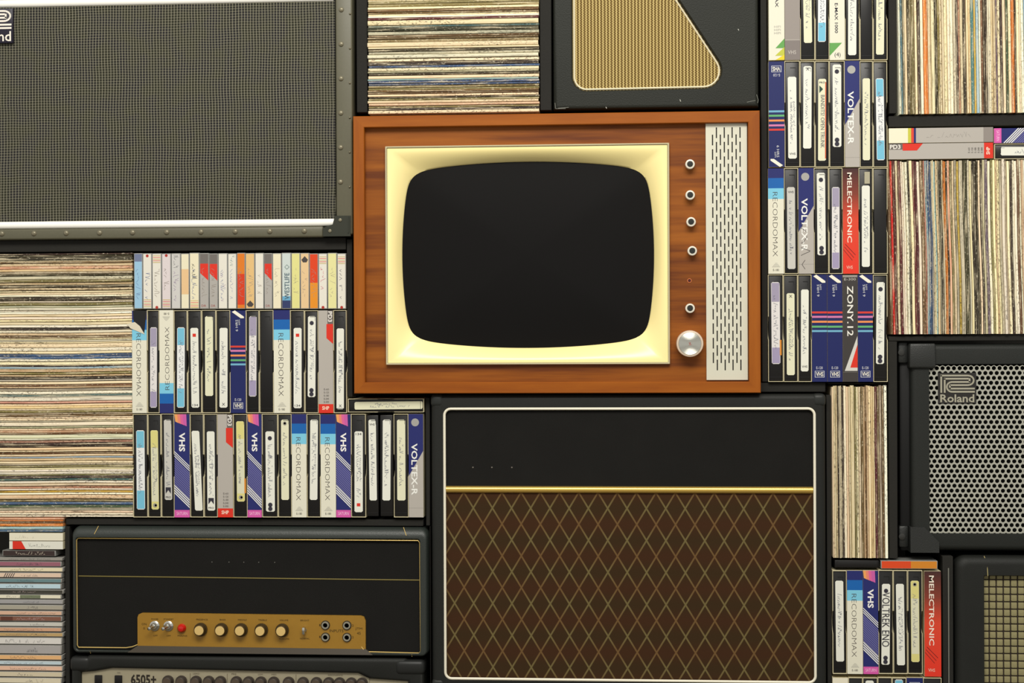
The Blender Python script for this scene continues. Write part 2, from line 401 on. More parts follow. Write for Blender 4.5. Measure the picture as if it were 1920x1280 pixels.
def art_V(a):
    a.q(0, 0, 1, 196, NAVY); a.poly([(1, 70), (1, 196), (0, 196), (0, 118)], SILV); a.disc(.45, 16, 7.5, M(190, 188, 182, .25, .7))
    a.q(0, 178, 1, 178.6, M(150, 146, 140), 2)
    a.t('VOLTEX-R', .18, 56, .6, 154, M(232, 232, 226), bold=.02)
MEL = None
def m_mel():
    global MEL
    if MEL is None:
        t = NT('brown_to_red_print'); c = t.n('ShaderNodeSeparateXYZ'); t.l(t.coord(), c.inputs[0])
        MEL = t.out(t.ramp(t.math('DIVIDE', c.outputs[2], .196), [(.1, (222, 56, 38)), (.5, (214, 70, 46)), (.75, (128, 58, 44)), (1, (62, 40, 40))]), .4)
    return MEL
def art_M(a):
    a.q(0, 0, 1, 196, m_mel()); a.t('MELECTRONIC', .28, 8, .58, 138, M(236, 226, 210), bold=.012)
    for k in range(3): a.poly([(.02+.06*k, 150-k*5), (.02+.06*k, 151.6-k*5), (.6+.1*k, 172-k*5), (.6+.1*k, 170.4-k*5)], M(120, 30, 26), 2)
    a.t('VHS', .22, 181, .62, 187, M(230, 200, 180), False)
def art_Z(a):
    a.q(0, 0, 1, 196, M(60, 56, 54)); a.t('ZONY.12', .3, 20, .72, 112, M(232, 230, 220), bold=.012)
    a.poly([(1, 112), (1, 176), (.12, 176)], M(206, 204, 196)); a.poly([(1, 128), (1, 170), (.5, 170)], RED, 2)
    a.q(0, 0, 1, 4, M(150, 146, 140), 2); a.t('E-300', .1, 5.5, .9, 10, M(190, 186, 176), False)
    a.q(.0, 178, 1, 178.6, M(120, 116, 110), 2)
def art_S(a):     # upright: emblem at top, tick at the bottom
    a.q(0, 0, 1, 196, NAVY2)
    a.poly([(.18, 8), (.82, 8), (.82, 20), (.18, 20)], M(200, 202, 206)); a.q(.22, 8.8, .78, 19.2, NAVY2, 2)
    a.t('VHS', .74, 18, .26, 10, WHITE, False, bold=.02); a.t('E-120', .72, 28, .3, 23, M(210, 210, 214), False)
    for v, c in ((91, (110, 170, 196)), (99, (96, 170, 110)), (108, (226, 140, 80)), (117, (206, 120, 166)), (125, (206, 60, 50))):
        a.q(0, v, 1, v+3.6, M(*c))
    a.t('60M', .36, 168, .46, 178, M(200, 202, 206)); a.t('6 HRS', .5, 156, .66, 178, M(210, 212, 214))
    a.poly([(.1, 181), (.32, 181), (.9, 193), (.7, 196), (.1, 184)], WHITE)
def art_H(a):
    a.q(0, 0, 1, 196, NAVY)
    for k, c in enumerate(((232, 160, 90), (226, 130, 110), (214, 96, 150), (196, 90, 160))):
        a.poly([(.0+.18*k, 0), (.25+.18*k, 0), (.28+.18*k, 17+k*2), (.06+.18*k, 17+k*2-3)], M(*c), 1+k*.3)
    a.t('VHS', .3, 35, .7, 71, M(236, 234, 230), bold=.03)
    def dg(v, w_, c): a.poly([(0, v), (0, v+w_), (1, v+w_+28), (1, v+28)], c)
    dg(83, 50, M(60, 60, 128))
    for k in range(12): dg(84+4.3*k, 1.4, M(122, 122, 166))
    for k in range(3): dg(70+4.2*k, 2, M(228, 228, 230))
    for k in range(4): dg(134+4.6*k, 2.6, M(228, 228, 230))
    a.q(0, 182, 1, 196, M(208, 88, 164), 3); a.t('SATURN', .14, 185.5, .86, 191.5, M(238, 190, 220), False, lay=4)
def art_G(a):
    t = SILV; a.q(0, 0, 1, 196, t); a.q(.62, 0, 1, 26, M(104, 98, 94)); a.t('PD3', .66, 2, .94, 22, M(232, 228, 220), bold=.02)
    a.poly([(.55, 26), (1, 26), (1, 64), (.55, 53)], RED); a.q(0, 179, 1, 196, RED)
    a.t('SHP', .24, 183, .72, 190, M(240, 220, 200), False, bold=.02)
    for k in range(5): a.t('E-%d' % (60+60*k), .36, 149+k*6, .7, 152.5+k*6, M(96, 92, 88), False)
def art_E(a):
    a.q(0, 0, 1, 196, CREAM); a.t('E-MAX', .42, 60, .62, 98, DINK, bold=.02)
    for k in range(3): a.t('HIFI', .34, 132+k*6, .76, 136+k*6, M(160, 158, 150), False)
    a.poly([(1, 156), (1, 174), (.42, 174)], M(98, 158, 82)); a.poly([(1, 172), (1, 188), (.4, 188)], M(186, 190, 70), 2)
    a.poly([(1, 186), (1, 196), (.42, 196)], M(220, 200, 40), 3)
def art_E2(a):
    a.q(0, 0, 1, 196, CREAM); a.t('E-MAX 1000', .34, 90, .56, 146, DINK, bold=.02)
    a.poly([(0, 164), (.82, 164), (0, 188)], M(98, 158, 82)); a.t('(4)', .32, 182, .72, 192, DINK, False)
def art_F(a):
    a.q(0, 0, 1, 196, M(146, 138, 132)); a.q(0, 160, 1, 196, M(126, 118, 114)); a.t('VHS', .2, 178, .74, 185, M(190, 184, 176), False)
    a.q(0, 158, 1, 159, M(176, 170, 162), 2)
def art_W(a):     # lying white-to-silver case with coloured bars
    a.q(0, 0, 1, 196, SILV); a.q(0, 0, 1, 36, M(232, 226, 200)); a.q(0, 36, 1, 42, M(196, 192, 70)); a.q(0, 42, 1, 47, M(214, 70, 50)); a.q(0, 47, 1, 51, NAVY)
    a.q(0, 178, 1, 196, M(140, 132, 126)); a.hand(.3, 70, .75, 155, 12, M(150, 146, 140))
def art_P(a):     # white with red wedge, lying in the disc pile
    a.q(0, 0, 1, 196, PLAIN); a.q(.0, 12, 1, 44, RED); a.poly([(0, 44), (1, 44), (0, 60)], RED); a.hand(.2, 70, .8, 150, 9, DINK)
def art_N(a):
    a.q(0, 0, 1, 196, M(228, 222, 200)); a.hand(.25, 20, .75, 90, 10, M(170, 160, 140))
ARTS = dict(R=(art_R, 'white video case with blue bands'), V=(art_V, 'navy and silver video case with round badge'),
            M=(art_M, 'red and brown video case'), Z=(art_Z, 'dark grey video case with red wedge'),
            S=(art_S, 'navy video case with five coloured stripes'), H=(art_H, 'navy video case with white diagonal lines'),
            G=(art_G, 'silver video case with red slanted flash'), E=(art_E, 'white video case with green and yellow triangles'),
            e=(art_E2, 'cream video case with one green triangle'), F=(art_F, 'plain grey video case'), W=(art_W, 'silver video case with yellow and red bars'),
            P=(art_P, 'white video case with red wedge'), N=(art_N, 'plain cream video case'))
LBL = {'w': ('white', (226, 226, 214)), 'c': ('cream', (222, 220, 190)), 'y': ('pale yellow', (218, 212, 150)), 'g': ('grey', (196, 194, 186)),
       'b': ('blue', (226, 228, 226)), 'p': ('lilac', (220, 216, 214))}
def notch_wall(mb, x0, x1, h, depth, mat):
    pts = [(0, 0), (0, h*.39)]
    for k in range(1, 8):
        a = math.pi*k/8; pts.append((.014*math.sin(a), h*.5-h*.11*math.cos(a)))
    pts += [(0, h*.61), (0, h), (depth, h), (depth, 0)]
    n = len(pts)
    mb.add([(x0, y, z) for y, z in pts]+[(x1, y, z) for y, z in pts],
           [list(range(n)), list(range(2*n-1, n-1, -1))]+[(i, (i+1) % n, n+(i+1) % n, n+i) for i in range(n)], mat)
def video(x0, y0, x1, y1, spec, where, nth, group, rot=0, Y=.004, nosleeve=False, place=None):
    """spec: 'R', 'R^' (upside down) ... or label code like 'w:614~764:redsq'; rot 90 = its top to the right, -90 = its top to the left"""
    xa, xb, za, zb = wrect(x0, y0, x1, y1, Y)
    if rot: w, h = zb-za, xb-xa
    else: w, h = xb-xa, zb-za
    w -= .0008; h -= .0006
    if rot == 90: loc = (xa, Y, (za+zb)/2)
    elif rot == -90: loc = (xb, Y, (za+zb)/2)
    else: loc = ((xa+xb)/2, Y, za)
    code = spec[0]; flip = '^' in spec.split(':')[0]
    dep = .104
    if code in ARTS:
        fn, desc = ARTS[code]
        if flip != (code == 'S'): desc = desc.replace('video case', 'upside-down video case')
        th = empty('video_cassette', loc, None, 'video cassette', group)
        a = Art(w, h, flip); b = a.mb
        b.box(-w/2, w/2, 0, dep, 0, h, CARD); a.y = 0
        fn(a)
        if 'torn' in spec:     # torn corner shows the black cassette inside
            desc = 'torn '+desc
            b.poly([a.m(.08, 0), a.m(1, 0), a.m(.84, 44), a.m(.5, 30), a.m(.14, 28)], -.0008, BLACKP)
            b.poly([a.m(-.35, 26), a.m(.2, 22), a.m(.55, 30), a.m(.88, 46), a.m(.4, 40), a.m(-.1, 34)], -.0011, M(214, 206, 184))
        b.build('sleeve', th); a.finish(th)
        if 'scrawl' in spec:
            sb = MB(); a.hand(.15, 100, .8, 190, 4, DGREY, sb, .0009, 1.0, 6); sb.build('handwriting', th); desc = 'scrawled-over navy and silver video case'
    else:
        th = empty('video_cassette', loc, None, 'video cassette', group)
        ps = spec.split(':'); extra = ps[2] if len(ps) > 2 else ''
        if not nosleeve:
            b = MB(); t = .0008
            notch_wall(b, -w/2, -w/2+t, h, dep, CARD); notch_wall(b, w/2-t, w/2, h, dep, CARD)
            b.box(-w/2+t, w/2-t, 0, dep, 0, t*1.2, CARD); b.box(-w/2+t, w/2-t, 0, dep, h-t*1.2, h, CARD); b.box(-w/2, w/2, dep-.001, dep, 0, h, CARD)
            b.build('sleeve', th)
        b = MB(); i = .0014
        b.rbox(-w/2+i, w/2-i, .0022, dep-.002, i+.0004, h-i-.0004, .0012, BLACKP, 2)
        # flap hinge step and ribs on the spine of the cassette
        top = h-i-.0004
        fz = top if not (extra and 'inv' in extra) else None
        b.box(-w/2+i+.001, w/2-i-.001, .0014, .0024, h*.04, h*.045, BLACKP)
        b.box(-w*.12, w*.26, .0016, .0024, h*.935, h*.94, BLACKP); b.box(w*.24, w*.26, .0016, .0024, h*.90, h*.935, BLACKP)
        b.build('cassette_shell', th)
        desc = 'unlabelled black cassette'
        if code != 'n':
            nm, c = LBL[code]; v0, v1 = [float(q) for q in ps[1].split('~')]
            a = Art(w, h, False, .0018)
            k = 196./(y1-y0) if not rot else 196./(x1-x0)
            if rot: v0, v1 = ((v0-x0)*k, (v1-x0)*k) if rot == -90 else ((x1-v1)*k, (x1-v0)*k)
            else: v0, v1 = (v0-y0)*k, (v1-y0)*k
            tilt = rv.uniform(-.035, .035); u0, u1 = .22, .79
            if 'tilt' in extra: tilt = .12
            def L(u, v): f = (v-v0)/(v1-v0); return (u+tilt*(f-.5)*2, v)
            base = M(*c)
            ru, rvv = .09, 2.2
            out = [(u0+ru, v0), (u1-ru, v0), (u1, v0+rvv), (u1, v1-rvv), (u1-ru, v1), (u0+ru, v1), (u0, v1-rvv), (u0, v0+rvv)]
            lm = MB(); pts = [a.m(*L(u, v)) for u, v in out]; lm.prism(pts, .0016, .0024, base)
            a.y = .0016
            def band(va, vb, mat, ua=u0+.03, ub=u1-.03, lay=1): a.poly([L(ua, va), L(ub, va), L(ub, vb), L(ua, vb)], mat, lay, lm)
            Ln = v1-v0
            if code == 'b': band(v0+1.5, v0+Ln*.22, M(116, 186, 212)); band(v1-Ln*.24, v1-1.5, M(116, 186, 212)); desc = 'blue-ended white'
            if code == 'p': band(v0+1.5, v0+Ln*.24, M(158, 150, 172)); band(v1-Ln*.2, v1-1.5, M(158, 148, 178))
            if code == 'y': band(v0+1.5, v1-1.5, M(214, 206, 130)); band(v0+Ln*.22, v1-Ln*.1, M(214, 212, 184), lay=1.5)
            hw = MB(); words = []
            def H(va, vb, n, mat, w=.0003, size=.7, ua=.3, ub=.72): scribble(hw, lambda p, q: a.m(*L(ua+q*(ub-ua), va+p*(vb-va))), n, rv, a.y-.0005, mat, w, size)
            def dot(u, v, r, mat=DINK):
                ru2 = r/196.*h/w; uu, vv = L(u, v)
                lm.poly([a.m(uu+ru2*math.cos(q*math.pi/7), vv+r*math.sin(q*math.pi/7)) for q in range(14)], a.y-.0005, mat)
            def word(st, va, vb, down=False, ua=.3, ub=.7, mat=DINK):
                fnn = (lambda p, q: a.m(*L(ua+q*(ub-ua), va+p*(vb-va)))) if down else (lambda p, q: a.m(*L(ua+p*(ub-ua), vb-q*(vb-va))))
                q = MB(); text_to(q, st, fnn, a.y-.0005, mat); words.append(q)
            feat = ''
            if 'redsq' in extra:
                va = v0+11 if 'inv' not in extra else v1-17
                band(va, va+6, RED, .38, .62, 2); feat = ' with red square'; word('134', v1-7 if 'inv' not in extra else v0+3, v1-3 if 'inv' not in extra else v0+7)
            if 'dots' in extra: dot(.5, v0+13, 4); dot(.5, v1-13, 4.2); dot(.5, v1-5.5, 4.2); feat = ' with dark dots'
            if 'ring' in extra: dot(.5, v0+7, 3.6, M(150, 148, 140)); dot(.5, v0+7, 2.2); feat = ' with ring mark'
            if 'ron' in extra: dot(.5, v1-8, 4, M(150, 148, 140)); dot(.55, v1-8, 2.2); feat = ' with ring mark'
            if 'X' in extra: word('X', (v0+3) if 'top' in extra else v1-9, (v0+8) if 'top' in extra else v1-4, ua=.4, ub=.62); feat = ' marked with a cross'
            if 'VHS' in extra: word('VHS', v0+7, v0+11); feat = ' with small type at top'
            if 'vhs' in extra: word('VHS', v1-11, v1-7); feat = ' with small type at foot'
            if 'tri' in extra:
                if 'top' in extra: lm.poly([a.m(*L(u, v)) for u, v in ((.3, v0+12), (.56, v0+19), (.3, v0+26))], a.y-.0005, M(40, 70, 60)); word('PRO', v0+5, v0+8.5)
                else: lm.poly([a.m(*L(u, v)) for u, v in ((.3, v1-24), (.7, v1-24), (.7, v1-12), (.5, v1-19), (.3, v1-12))], a.y-.0005, DINK); word('PRO', v1-7, v1-3.5)
                feat = ' with dark arrowhead'
            if 'big' in extra: word('VOLTREK ENO', v0+16, v1-34, True, .24, .76, DINK); feat = ' with large capitals'
            elif 'bandits' in extra: word('BANDITS! OPEN TRUNK', v0+30, v1-24, True, .4, .68, M(110, 110, 110)); feat = ' with dark arrowhead and capitals'
            else:
                H(v0+Ln*.16, v1-Ln*.18, rv.randint(20, 30), INK, .00055)
                if rv.random() < .5: H(v0+Ln*.3, v1-Ln*.35, 14, M(150, 150, 160), .0005, ua=.55, ub=.75)
            if 'orange' in extra: band(v1-44, v1-16, M(214, 140, 50), .76, .88, 3); feat = ' with orange tab'
            if 'redge' in extra: band(v0+6, v1-4, M(196, 84, 44), .72, .79, 2)
            if 'stick' in extra: lm.prism([a.m(u, v) for u, v in ((.42, 7), (.8, 7), (.8, 29), (.42, 29))], .0012, .0020, M(170, 164, 140)); feat += ' and small grey sticker'
            o = lm.build('spine_label', th)
            if hw.v: hw.build('handwriting', o)
            for q in words: q.build('lettering', o)
            desc = 'black cassette, %s label%s' % (nm if code != 'b' else 'blue-ended', feat)
    where = place or ('%s from left, %s' % (ordn(nth), where))
    tag(th, desc+', '+where)
    if rot: th.rotation_euler.y = R(rot)
    return th
def row(bounds, y0, y1, specs, where, group, **kw):
    for i, sp in enumerate(specs):
        ns = sp.endswith('!'); sp = sp.rstrip('!')
        video(bounds[i], y0+rv.uniform(0, 1), bounds[i+1], y1, sp, where, i+1, group, nosleeve=ns, **kw)
row([247.5, 275.6, 298.8, 325.6, 351.4, 378, 405, 432, 461, 486, 513, 544, 571, 597, 625, 650], 580.5, 774,
    ['Rtorn', 'p:613~764', 'R^', 'b:613~764', 'w:614~764:redsq', 'c:592~742', 'w:614~764:X', 'S^', 'p:592~743', 'n', 'R', 'w:614~765:redsq', 'w:592~744:dots', 'G', 'w:615~767:X'],
    'upper left tape row', 'video cassettes in the upper row of the left block')
row([249, 277, 302, 327, 356, 382, 408, 437, 464, 491, 521, 547, 575, 601, 630, 658, 686, 711, 738, 766, 794], 775, 969.5,
    ['b:806~955', 'y:806~955:ron', 'g:786~937:tri', 'H', 'w:807~957:tilt', 'w:808~957:tri', 'G', 'y:789~940:ronorange', 'H', 'w:808~959:dots', 'c:786~937:ring', 'R', 'w:786~937', 'R', 'H',
     'w:808~960:redsqinv', 'w:786~938:VHS!', 'w:786~938!', 'c:786~938', 'V'], 'lower left tape row', 'video cassettes in the lower row of the left block')
BC = [1441, 1471, 1500, 1528, 1555, 1584, 1612, 1637, 1664]
row(BC, -86, 112.5, ['E', 'F', 'c:-70~80', 'b:-72~78', 'e', 'w:-48~103', 'n', 'c:-49~102'], 'top right-hand tape row', 'video cassettes in the top row right of the television')
row(BC, 113.5, 313, ['S', 'w:143~297:vhs', 'w:123~278:topX', 'c:147~301:tritopredgebandits', 'w:120~275:dots', 'V', 'c:146~300', 'b:146~300'], 'second right-hand tape row', 'video cassettes in the second row right of the television')
row([1440, 1470, 1497, 1526, 1554, 1580, 1610, 1637, 1664.5], 314, 513, ['R', 'g:350~504:VHS', 'Vscrawl', 'w:323~478:dots', 'p:350~504', 'M', 'w:347~500:stick', 'n'],
    'third right-hand tape row', 'video cassettes in the third row right of the television')
row([1440, 1469, 1496, 1522, 1551, 1580, 1608, 1637, 1664.5], 514, 715.5, ['p:528~682:orange', 'c:549~703:topX', 'w:542~696:vhs', 'S^', 'S^', 'Z', 'S^', 'w:528~682:dots'],
    'fourth right-hand tape row', 'video cassettes in the fourth row right of the television')
row([1561, 1588, 1618, 1647, 1675, 1702, 1730], 1068, 1263, ['w:1088~1240', 'R', 'H', 'w:1094~1246:dotsbig', 'w:1094~1247', 'y:1088~1241:ring'], 'tape row at lower right', 'video cassettes in the lower right row')
video(1733, 1070, 1765, 1268, 'M', 'tape row at lower right', 7, 'video cassettes in the lower right row')
row([1561, 1591, 1618, 1646, 1673, 1700, 1731, 1766], 1269, 1465, ['N', 'n', 'w:1275~1420', 'n', 'b:1273~1420', 'S', 'n'], 'cut-off bottom tape row', 'video cassettes cut off at the lower right edge')
# lying ones
video(652, 747, 794.5, 773, 'c:664~792', '', 0, None, rot=-90, place='lying flat under the television corner')
video(1666, 239, 1862, 267.5, 'W', '', 0, None, rot=-90, place='lying under the top right records')
video(1863.5, 239, 2058, 267.5, 'H', '', 0, None, rot=90, place='lying at the right edge under the records')
video(1666, 268, 1862, 298, 'G', '', 0, None, rot=-90, place='lying on the middle right records')
video(1864, 268.5, 2058, 297.5, 'w:1876~2040', '', 0, None, rot=-90, place='lying at the right edge')
video(1563, 1048.5, 1650, 1066, 'n', '', 0, None, rot=-90, place='lying under the narrow record row', nosleeve=True)
video(17, 998.5, 118, 1013.5, 'N', '', 0, None, rot=-90, place='lying at top of the disc pile')
video(17, 1014, 118, 1029.5, 'P', '', 0, None, rot=-90, place='lying second in the disc pile')

# ================================================================== AUDIO CASSETTES
rc = random.Random(5)
PLAST = M(150, 150, 146, .15, 0, .5)
def audio(x0, y0, x1, y1, bg, feats, label, group, rot=0, Y=.006):
    xa, xb, za, zb = wrect(x0, y0, x1, y1, Y)
    w, h = ((zb-za), (xb-xa)) if rot else ((xb-xa), (zb-za)); w -= .0006; h -= .0006
    loc = (xa, Y, (za+zb)/2) if rot == 90 else (xb, Y, (za+zb)/2) if rot == -90 else ((xa+xb)/2, Y, za)
    th = empty('audio_cassette', loc, label, 'audio cassette', group)
    b = MB(); b.rbox(-w/2, w/2, 0, .066, 0, h, .0007, PLAST, 1); b.build('case', th)
    a = Art(w, h, False, -.0001); a.H = 106.
    bgm = M(*bg, .4); a.q(.07, 1.5, .93, 104.5, bgm)
    for f in feats:
        k = f[0]
        if k == 'band': a.q(.07, f[1], .93, f[2], M(*f[3], .4), 2)
        if k == 'stripes':
            for j in range(5): a.q(.1, f[1]+j*3.2, .9, f[1]+j*3.2+1.1, M(*((214, 96, 70) if j % 2 else (196, 170, 90)), .4), 2)
        if k == 'dot': a.disc(.5, f[1], 2.8, M(170, 50, 40))
        if k == 'flash': a.q(.07, 1.5, .93, 20, M(110, 104, 100), 2); a.poly([(.07, 20), (.93, 20), (.93, 52), (.07, 38)], RED, 3); a.t('DR', .2, 98, .7, 102, M(150, 60, 50), False)
        if k == 'tri': a.poly([(.12, f[1]+7), (.5, f[1]), (.88, f[1]+7), (.7, f[1]+12), (.3, f[1]+12)], DGREY, 2)
        if k == 'word': a.t(f[1], .82, f[2], .3, f[3], M(62, 88, 100), bold=.01)
        if k == 'heart': a.poly([(.3, f[1]), (.55, f[1]-5), (.85, f[1]), (.55, f[1]+5)], M(120, 140, 136)); a.poly([(.38, f[1]), (.55, f[1]-3.4), (.76, f[1]), (.55, f[1]+3.4)], bgm)
        if k == 'hand': a.hand(.2, f[1], .84, f[2], f[3], M(*f[4]), None, .0005, .85)
    b = a.mb.build('inlay_card', th)
    a.finish(b)
    if rot: th.rotation_euler.y = R(rot)
ab = [251, 267.6, 285, 303, 321, 339, 355, 374, 392, 409, 427, 444, 460, 478, 495, 511, 528, 546, 563, 580, 597, 614, 632, 649]
wh, iv, pk = (222, 218, 206), (228, 220, 190), (206, 90, 120)
hb = ('hand', 30, 88, 9, (90, 110, 160)); hg = ('hand', 28, 84, 9, (150, 140, 130)); hp = ('hand', 34, 92, 9, (120, 90, 140))
AUD = [((150, 190, 216), [('band', 1.5, 16, (110, 120, 150)), hb], 'light blue'), (wh, [('dot', 5), ('stripes', 88), hb], 'white, striped foot and blue writing,'),
       (wh, [('stripes', 4), ('dot', 103), hg], 'white, striped top and red foot dot,'), ((214, 204, 204), [('dot', 4), ('stripes', 88), hg], 'pinkish white, red top dot,'),
       ((200, 198, 194), [hp, ('hand', 4, 28, 5, (90, 90, 96))], 'grey-white scribbled'), (iv, [('band', 30, 78, (224, 188, 140))], 'cream, peach middle,'),
       (iv, [('stripes', 90), hb, ('hand', 20, 50, 5, (60, 60, 60))], 'ivory, striped foot,'), ((170, 166, 160), [('flash',), hg], 'silver, red flash, left of its twin,'),
       ((170, 166, 160), [('flash',), hg], 'silver, red flash, right of its twin,'), (wh, [hp, hb], 'white, purple writing,'), (wh, [hb, ('hand', 4, 24, 5, (100, 140, 140))], 'white, fine blue writing,'),
       ((216, 120, 34), [('band', 40, 98, (206, 60, 26)), hg], 'orange and red'), ((220, 184, 124), [('tri', 90), hg], 'peach, dark shield at foot,'), (wh, [hg], 'plain white, beside the peach one,'),
       ((170, 166, 160), [('flash',), hg], 'silver, red flash, apart from the pair,'), (iv, [hg], 'plain ivory, left of the blue one,'),
       ((198, 208, 204), [('band', 82, 90, (104, 164, 196)), ('band', 90, 104.5, (48, 58, 100)), ('word', 'WESTLIFE', 88, 38), ('heart', 27)], 'pale, navy foot and large title,'),
       ((218, 214, 140), [hg], 'yellow'), ((222, 190, 144), [('tri', 6), hg], 'tan, dark arrowhead at top,'), ((214, 66, 26), [('band', 56, 104.5, (222, 140, 36)), hg], 'red over orange'),
       (wh, [('stripes', 6), ('dot', 103), ('hand', 26, 92, 9, pk)], 'white, pink writing,'), ((222, 218, 156), [hg], 'pale yellow, next to last,'), (wh, [('stripes', 6), ('dot', 103), ('hand', 30, 88, 8, (80, 80, 100))], 'white, striped, last at right,')]
for i, (bg, ft, lb) in enumerate(AUD):
    audio(ab[i], 473+rc.uniform(0, 1.5), ab[i+1], 579, bg, ft, '%s cassette in the small cassette row' % lb, 'small cassettes in the row under the grille amplifier')
audio(1651, 1050.5, 1758, 1066.5, (214, 72, 32), [('band', 56, 104.5, (206, 130, 40))], 'orange and red cassette lying flat above the lower right tapes', None, rot=-90)
audio(4, 1031, 104, 1042.5, (58, 46, 44), [('hand', 26, 86, 14, (200, 190, 170))], 'dark brown cassette lying in the disc pile at lower left', None, rot=-90)

# ================================================================== COMPACT DISCS
JEWEL = M(150, 148, 142, .12, 0, .5)
CDS = [(1044, 1051, (150, 146, 138), 'grey'), (1051.5, 1062, (150, 96, 110), 'dusty purple'), (1062.5, 1072, (226, 214, 178), 'cream'), (1072.5, 1083, (222, 196, 172), 'hatched peach'),
       (1083.5, 1092.5, (104, 134, 138), 'teal'), (1093, 1104, (186, 210, 220), 'light blue'), (1104.5, 1113, (64, 62, 54), 'black'), (1113.5, 1122.5, (226, 220, 196), 'cream and green'),
       (1123, 1132.5, (158, 156, 156), 'grey'), (1133, 1143.5, (166, 160, 144), 'stone grey'), (1144, 1153.5, (214, 176, 150), 'pink-peach'), (1154, 1164.5, (128, 86, 70), 'brown'),
       (1165, 1174.5, (198, 196, 186), 'silver'), (1175, 1184, (206, 160, 128), 'salmon'), (1184.5, 1193.5, (188, 158, 108), 'tan'), (1194, 1208, (214, 210, 204), 'white'), (1208.5, 1226, (166, 162, 160), 'thick grey'),
       (1226.5, 1237, (224, 176, 122), 'orange'), (1237.5, 1246.5, (190, 206, 212), 'pale blue'), (1247, 1257.5, (226, 186, 160), 'peach'), (1258, 1269, (206, 194, 166), 'beige'), (1269.5, 1281, (214, 204, 178), 'ivory')]
rd = random.Random(9)
for i, (y0, y1, c, nm) in enumerate(CDS):
    dx = rd.uniform(-4, 0); Y = .006+rd.uniform(0, .003)
    fr = Fr(-22+dx, y0, 119+dx, y1, Y)
    th = empty('compact_disc_case', fr.loc, '%s compact disc case lying %s from top in the lower left disc pile' % (nm, ordn(i+1)), 'compact disc', 'compact disc cases in the lower left pile')
    b = MB(); b.rbox(-fr.w/2, fr.w/2, 0, .125, .0003, fr.h-.0004, .0009, JEWEL, 1); b.build('case', th)
    b = MB(); x1 = fr.w/2-.002; m = .0016 if y1-y0 > 8 else .0012
    b.box(-fr.w/2+.004, x1, -.0004, .0002, m, fr.h-m, M(*c, .4))
    if i in (3, 7, 11):
        if i == 7: b.box(fr.X(38), fr.X(76), -.0007, -.0003, m, fr.h-m, M(116, 124, 96))
        if i == 3:
            for k in range(5): b.poly([(fr.X(7+k*4), m), (fr.X(8.4+k*4), m), (fr.X(12.4+k*4), fr.h-m), (fr.X(11+k*4), fr.h-m)], -.0007, DINK)
        if i == 11: b.box(fr.X(2), fr.X(24), -.0007, -.0003, m, fr.h-m, M(96, 56, 44))
    o = b.build('inlay_spine', th)
    b = MB(); fa, fb = sorted((rd.uniform(.05, .5), rd.uniform(.5, .95)))
    cc = (70, 70, 80) if sum(c) > 330 else (214, 190, 190)
    scribble(b, lambda p, q: (-fr.w/2+.025+(fa+(fb-fa)*p)*(fr.w-.03), m*1.3+q*(fr.h-2.6*m)), int(6+22*(fb-fa)), rd, -.0009, M(*cc), .0003, .7)
    b.build('lettering', o)

